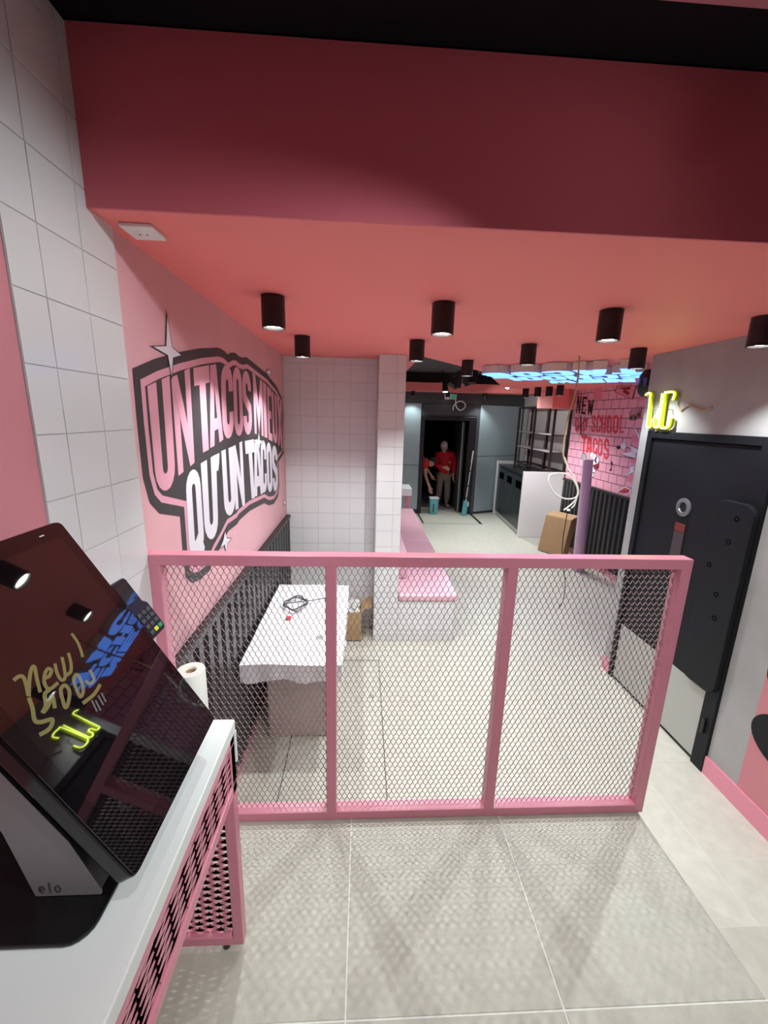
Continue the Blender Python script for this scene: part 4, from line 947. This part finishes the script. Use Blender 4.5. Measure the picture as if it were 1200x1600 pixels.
# ------------------------------------------------------------------ people in the dark doorway
def skin_mesh(name, chains, mt, parent, sub=2, root=None):
    """chains: list of polylines [(point, radius), ...]; points closer than 1 mm are shared"""
    vs, rs, es = [], [], []
    def vid(p, r):
        for i, q in enumerate(vs):
            if (q - p).length < 1e-3: return i
        vs.append(p.copy()); rs.append(r); return len(vs) - 1
    for ch in chains:
        ids = [vid(Vector(p), r) for p, r in ch]
        for a, b in zip(ids[:-1], ids[1:]):
            if a != b and (a, b) not in es and (b, a) not in es: es.append((a, b))
    base = WL.get(parent.name, V(0, 0, 0))
    me = bpy.data.meshes.new(name); me.from_pydata([v - base for v in vs], es, [])
    o = bpy.data.objects.new(name, me); C.objects.link(o); o.parent = parent; WL[o.name] = base
    o.modifiers.new('skin', 'SKIN').use_smooth_shade = True
    for i, sk in enumerate(me.skin_vertices[0].data):
        sk.radius = (rs[i], rs[i]) if not isinstance(rs[i], tuple) else rs[i]; sk.use_root = (i == 0)
    ms = o.modifiers.new('sub', 'SUBSURF'); ms.levels = sub; ms.render_levels = sub
    me.materials.append(MATS[mt]); return o
def hand_chains(wrist, d, side, curl):
    """palm + 5 fingers; d = direction of the hand, side = thumb direction"""
    d, side = Vector(d).normalized(), Vector(side).normalized(); nrm = d.cross(side).normalized() * curl
    palm = wrist + d * .055; out = [[(wrist, .026), (palm, .034)]]
    for k, (off, ln) in enumerate(((.030, .072), (.010, .080), (-.010, .074), (-.028, .058))):
        b = palm + side * off + d * .03
        out.append([(palm, .034), (b, .012), (b + d * ln * .45 + nrm * .010, .009), (b + d * ln * .8 + nrm * .030, .008), (b + d * ln * .9 + nrm * .048, .007)])
    tb0 = wrist + d * .03 + side * .036
    out.append([(wrist, .026), (tb0, .013), (tb0 + d * .03 + side * .018 + nrm * .01, .011), (tb0 + d * .055 + side * .014 + nrm * .022, .009)])
    return out
def head_parts(par, c, face, upv, mt_skin='skin'):
    """head mesh with nose, ears, brow, mouth"""
    f = Vector(face).normalized(); u = Vector(upv); u = (u - f * u.dot(f)).normalized(); s = f.cross(u)
    mb = MB(); n, m_ = 20, 14
    for j in range(m_ + 1):
        for k in range(n):
            th, ph = math.pi * j / m_, 2 * math.pi * k / n
            x, y, z = math.sin(th) * math.cos(ph), math.sin(th) * math.sin(ph), math.cos(th)
            wdt = .074 * (1 if z > -.2 else 1 - .38 * (-.2 - z) / .8); dep = .092 * (1 if z > -.3 else 1 - .12 * (-.3 - z))
            p = c + s * (x * wdt) + f * (y * dep + (.012 if z < -.4 and y > 0 else 0)) + u * (z * .115)
            if y > .85 and -.35 < z < .12: p += f * (.020 * (1 - abs(z + .12) / .25) if abs(x) < .3 else 0)      # nose
            if y > .5 and .05 < z < .3 and .2 < abs(x) < .7: p -= f * .006                                         # eye sockets
            mb.v.append(p)
    mb.f += [(j * n + k, j * n + (k + 1) % n, (j + 1) * n + (k + 1) % n, (j + 1) * n + k) for j in range(m_) for k in range(n)]
    for sg in (-1, 1): mb.lathe(c + s * (.072 * sg) - f * .005 - u * .01, [(.018, 0), (.026, .006), (.020, .012)], 10, axis=s * sg)
    hd = mb.build('head', mt_skin, par, smooth=True)
    for sg in (-1, 1): MB().lathe(c + f * .083 + s * (.030 * sg) + u * .012, [(.011, 0), (.009, .006), (.003, .009)], 10, axis=f).build('eye', 'print_black', hd, smooth=True)
    MB().tube([c + f * .094 - u * .062 + s * -.022, c + f * .101 - u * .060, c + f * .094 - u * .062 + s * .022], .004, 6).build('mouth', 'print_maroon', hd)
    return hd, f, u, s
def hair_cap(par, c, f, u, s, mt, nm, low=.15, grow=1.08, brim=False):
    mb = MB(); n, m_ = 20, 8
    for j in range(m_ + 1):
        th = (math.pi * .5 + low) * j / m_
        for k in range(n):
            ph = 2 * math.pi * k / n; x, y, z = math.sin(th) * math.cos(ph), math.sin(th) * math.sin(ph), math.cos(th)
            z2 = max(z, .22 if y > .2 else -.5)
            mb.v.append(c + s * (x * .078 * grow) + f * (y * .096 * grow) + u * (z2 * .118 * grow + .008))
    mb.f += [(j * n + k, j * n + (k + 1) % n, (j + 1) * n + (k + 1) % n, (j + 1) * n + k) for j in range(m_) for k in range(n)]
    o = mb.build(nm, mt, par, smooth=True)
    if brim:
        bc = c + f * .09 + u * .035
        MB().prism([bc + s * (.07 * math.cos(math.radians(a))) + f * (.085 * math.sin(math.radians(a))) - u * (.02 * math.sin(math.radians(a))) for a in range(0, 181, 20)], u * .008).build('brim', mt, o)
# standing person
px, py = 1.93, 9.72
p2 = thing('person', 'person in red hoodie, white cap and khaki trousers standing in doorway', 'person', (px, py, 0))
pel, chest, neck = V(px, py, .86), V(px - .01, py - .04, 1.22), V(px - .04, py - .11, 1.36)
hc_ = V(px - .075, py - .19, 1.475)
shL, shR = V(px + .17, py - .05, 1.29), V(px - .20, py - .08, 1.28)
elL, elR = V(px + .235, py - .03, 1.02), V(px - .22, py - .18, 1.02)
wrL, wrR = V(px + .20, py - .10, .79), V(px - .05, py - .36, 1.00)
hpL, hpR = V(px + .085, py, .80), V(px - .085, py, .80)
knL, knR = V(px + .10, py - .04, .44), V(px - .10, py - .03, .44)
anL, anR = V(px + .11, py + .02, .085), V(px - .10, py + .05, .085)
toL, toR = V(px + .13, py - .15, .035), V(px - .13, py - .12, .035)
body = [[(pel, .115), (chest, .125), (neck, .055), (hc_ - V(0, -.02, .06), .05)], [(chest, .125), (shL, .06), (elL, .045), (wrL, .028)], [(chest, .125), (shR, .06), (elR, .045), (wrR, .028)], [(pel, .115), (hpL, .085), (knL, .058), (anL, .038), (toL, .030)], [(pel, .115), (hpR, .085), (knR, .058), (anR, .038), (toR, .030)]]
body += hand_chains(wrL, (0, -.15, -1), (0, -1, .1), -1) + hand_chains(wrR, (.6, -.6, -.2), (0, .0, 1), 1)
skin_mesh('body', body, 'skin', p2)
hd, f, u, s = head_parts(p2, hc_, (.0, -.85, -.45), (0, -.3, 1))
hair_cap(p2, hc_, f, u, s, 'cap_white', 'cap', low=.0, grow=1.1, brim=True)
skin_mesh('hoodie', [[(V(px, py, .80), .165), (V(px, py - .02, 1.0), .17), (chest + V(0, 0, .0), .165), (V(px - .025, py - .07, 1.33), .095), (neck + V(0, .02, .02), .085)], [(chest, .165), (shL, .088), (elL, .072), (wrL + V(.005, .01, .035), .050)], [(chest, .165), (shR, .088), (elR, .072), (wrR + V(-.02, .03, .01), .050)]], 'red_cloth', p2)
skin_mesh('trousers', [[(V(px, py, .84), .135), (hpL + V(0, 0, -.04), .10), (knL, .080), (anL + V(0, 0, .05), .066)], [(V(px, py, .84), .135), (hpR + V(0, 0, -.04), .10), (knR, .080), (anR + V(0, 0, .05), .066)]], 'khaki', p2)
for a, b in ((anL, toL), (anR, toR)): skin_mesh('shoe', [[(a + V(0, .05, -.035), .048), (a + V(0, 0, -.025), .052), ((a + b) / 2 - V(0, 0, .012), .05), (b + V(0, 0, .005), .038)]], 'cap_white', p2)
MB().box(px + .06, px + .10, py - .215, py - .21, 1.10, 1.12).build('chest_print', 'print_white', p2)
# bending person
p1 = thing('person', 'person in red t-shirt bending down with arm towards teal bucket', 'person', (1.12, 9.55, 0))
pel, mid, chest, neck = V(1.02, 9.62, .86), V(1.11, 9.53, 1.02), V(1.27, 9.42, 1.12), V(1.42, 9.34, 1.16)
hc1 = V(1.545, 9.30, 1.135)
shA, shB = V(1.385, 9.27, 1.10), V(1.30, 9.55, 1.18)
elA, elB = V(1.405, 9.17, .83), V(1.47, 9.55, .96)
wrA, wrB = V(1.487, 9.06, .60), V(1.565, 9.40, .82)
hpA, hpB = V(1.01, 9.52, .82), V(1.0, 9.72, .82)
knA, knB = V(1.10, 9.48, .46), V(1.08, 9.74, .46)
anA, anB = V(1.02, 9.52, .085), V(1.0, 9.78, .085)
toA, toB = V(1.17, 9.46, .035), V(1.15, 9.74, .035)
chest += V(.03, 0, .02); mid += V(.03, 0, .02)
body = [[(pel, .115), (mid, .115), (chest, .12), (neck, .055), (hc1 - V(.06, -.01, 0), .05)], [(chest, .12), (shA, .058), (elA, .042), (wrA, .027)], [(chest, .12), (shB, .058), (elB, .042), (wrB, .027)], [(pel, .115), (hpA, .085), (knA, .058), (anA, .038), (toA, .030)], [(pel, .115), (hpB, .085), (knB, .058), (anB, .038), (toB, .030)]]
body += hand_chains(wrA, (.25, -.15, -1), (.9, .2, .2), 1) + hand_chains(wrB, (.4, -.4, -.8), (.7, .6, 0), 1)
skin_mesh('body', body, 'skin', p1)
hd, f, u, s = head_parts(p1, hc1, (.55, -.45, -.75), (.8, -.2, .6))
hair_cap(p1, hc1, f, u, s, 'hair', 'hair', low=.35, grow=1.07)
skin_mesh('t_shirt', [[(pel + V(.01, 0, .03), .145), (mid, .16), (chest, .175), (neck - V(.03, -.02, 0), .085)], [(chest, .175), (shA, .10), (V(1.396, 9.22, .93), .085)], [(chest, .175), (shB, .082), (V(1.36, 9.56, 1.08), .066)]], 'red_cloth', p1)
skin_mesh('trousers', [[(pel, .135), (hpA, .10), (knA, .080), (anA + V(0, 0, .05), .064)], [(pel, .135), (hpB, .10), (knB, .080), (anB + V(0, 0, .05), .064)]], 'dark_trouser', p1)
for a, b in ((anA, toA), (anB, toB)): skin_mesh('shoe', [[(a + V(-.05, .0, -.035), .048), (a + V(0, 0, -.025), .052), ((a + b) / 2 - V(0, 0, .012), .05), (b + V(0, 0, .005), .038)]], 'black_plastic', p1)
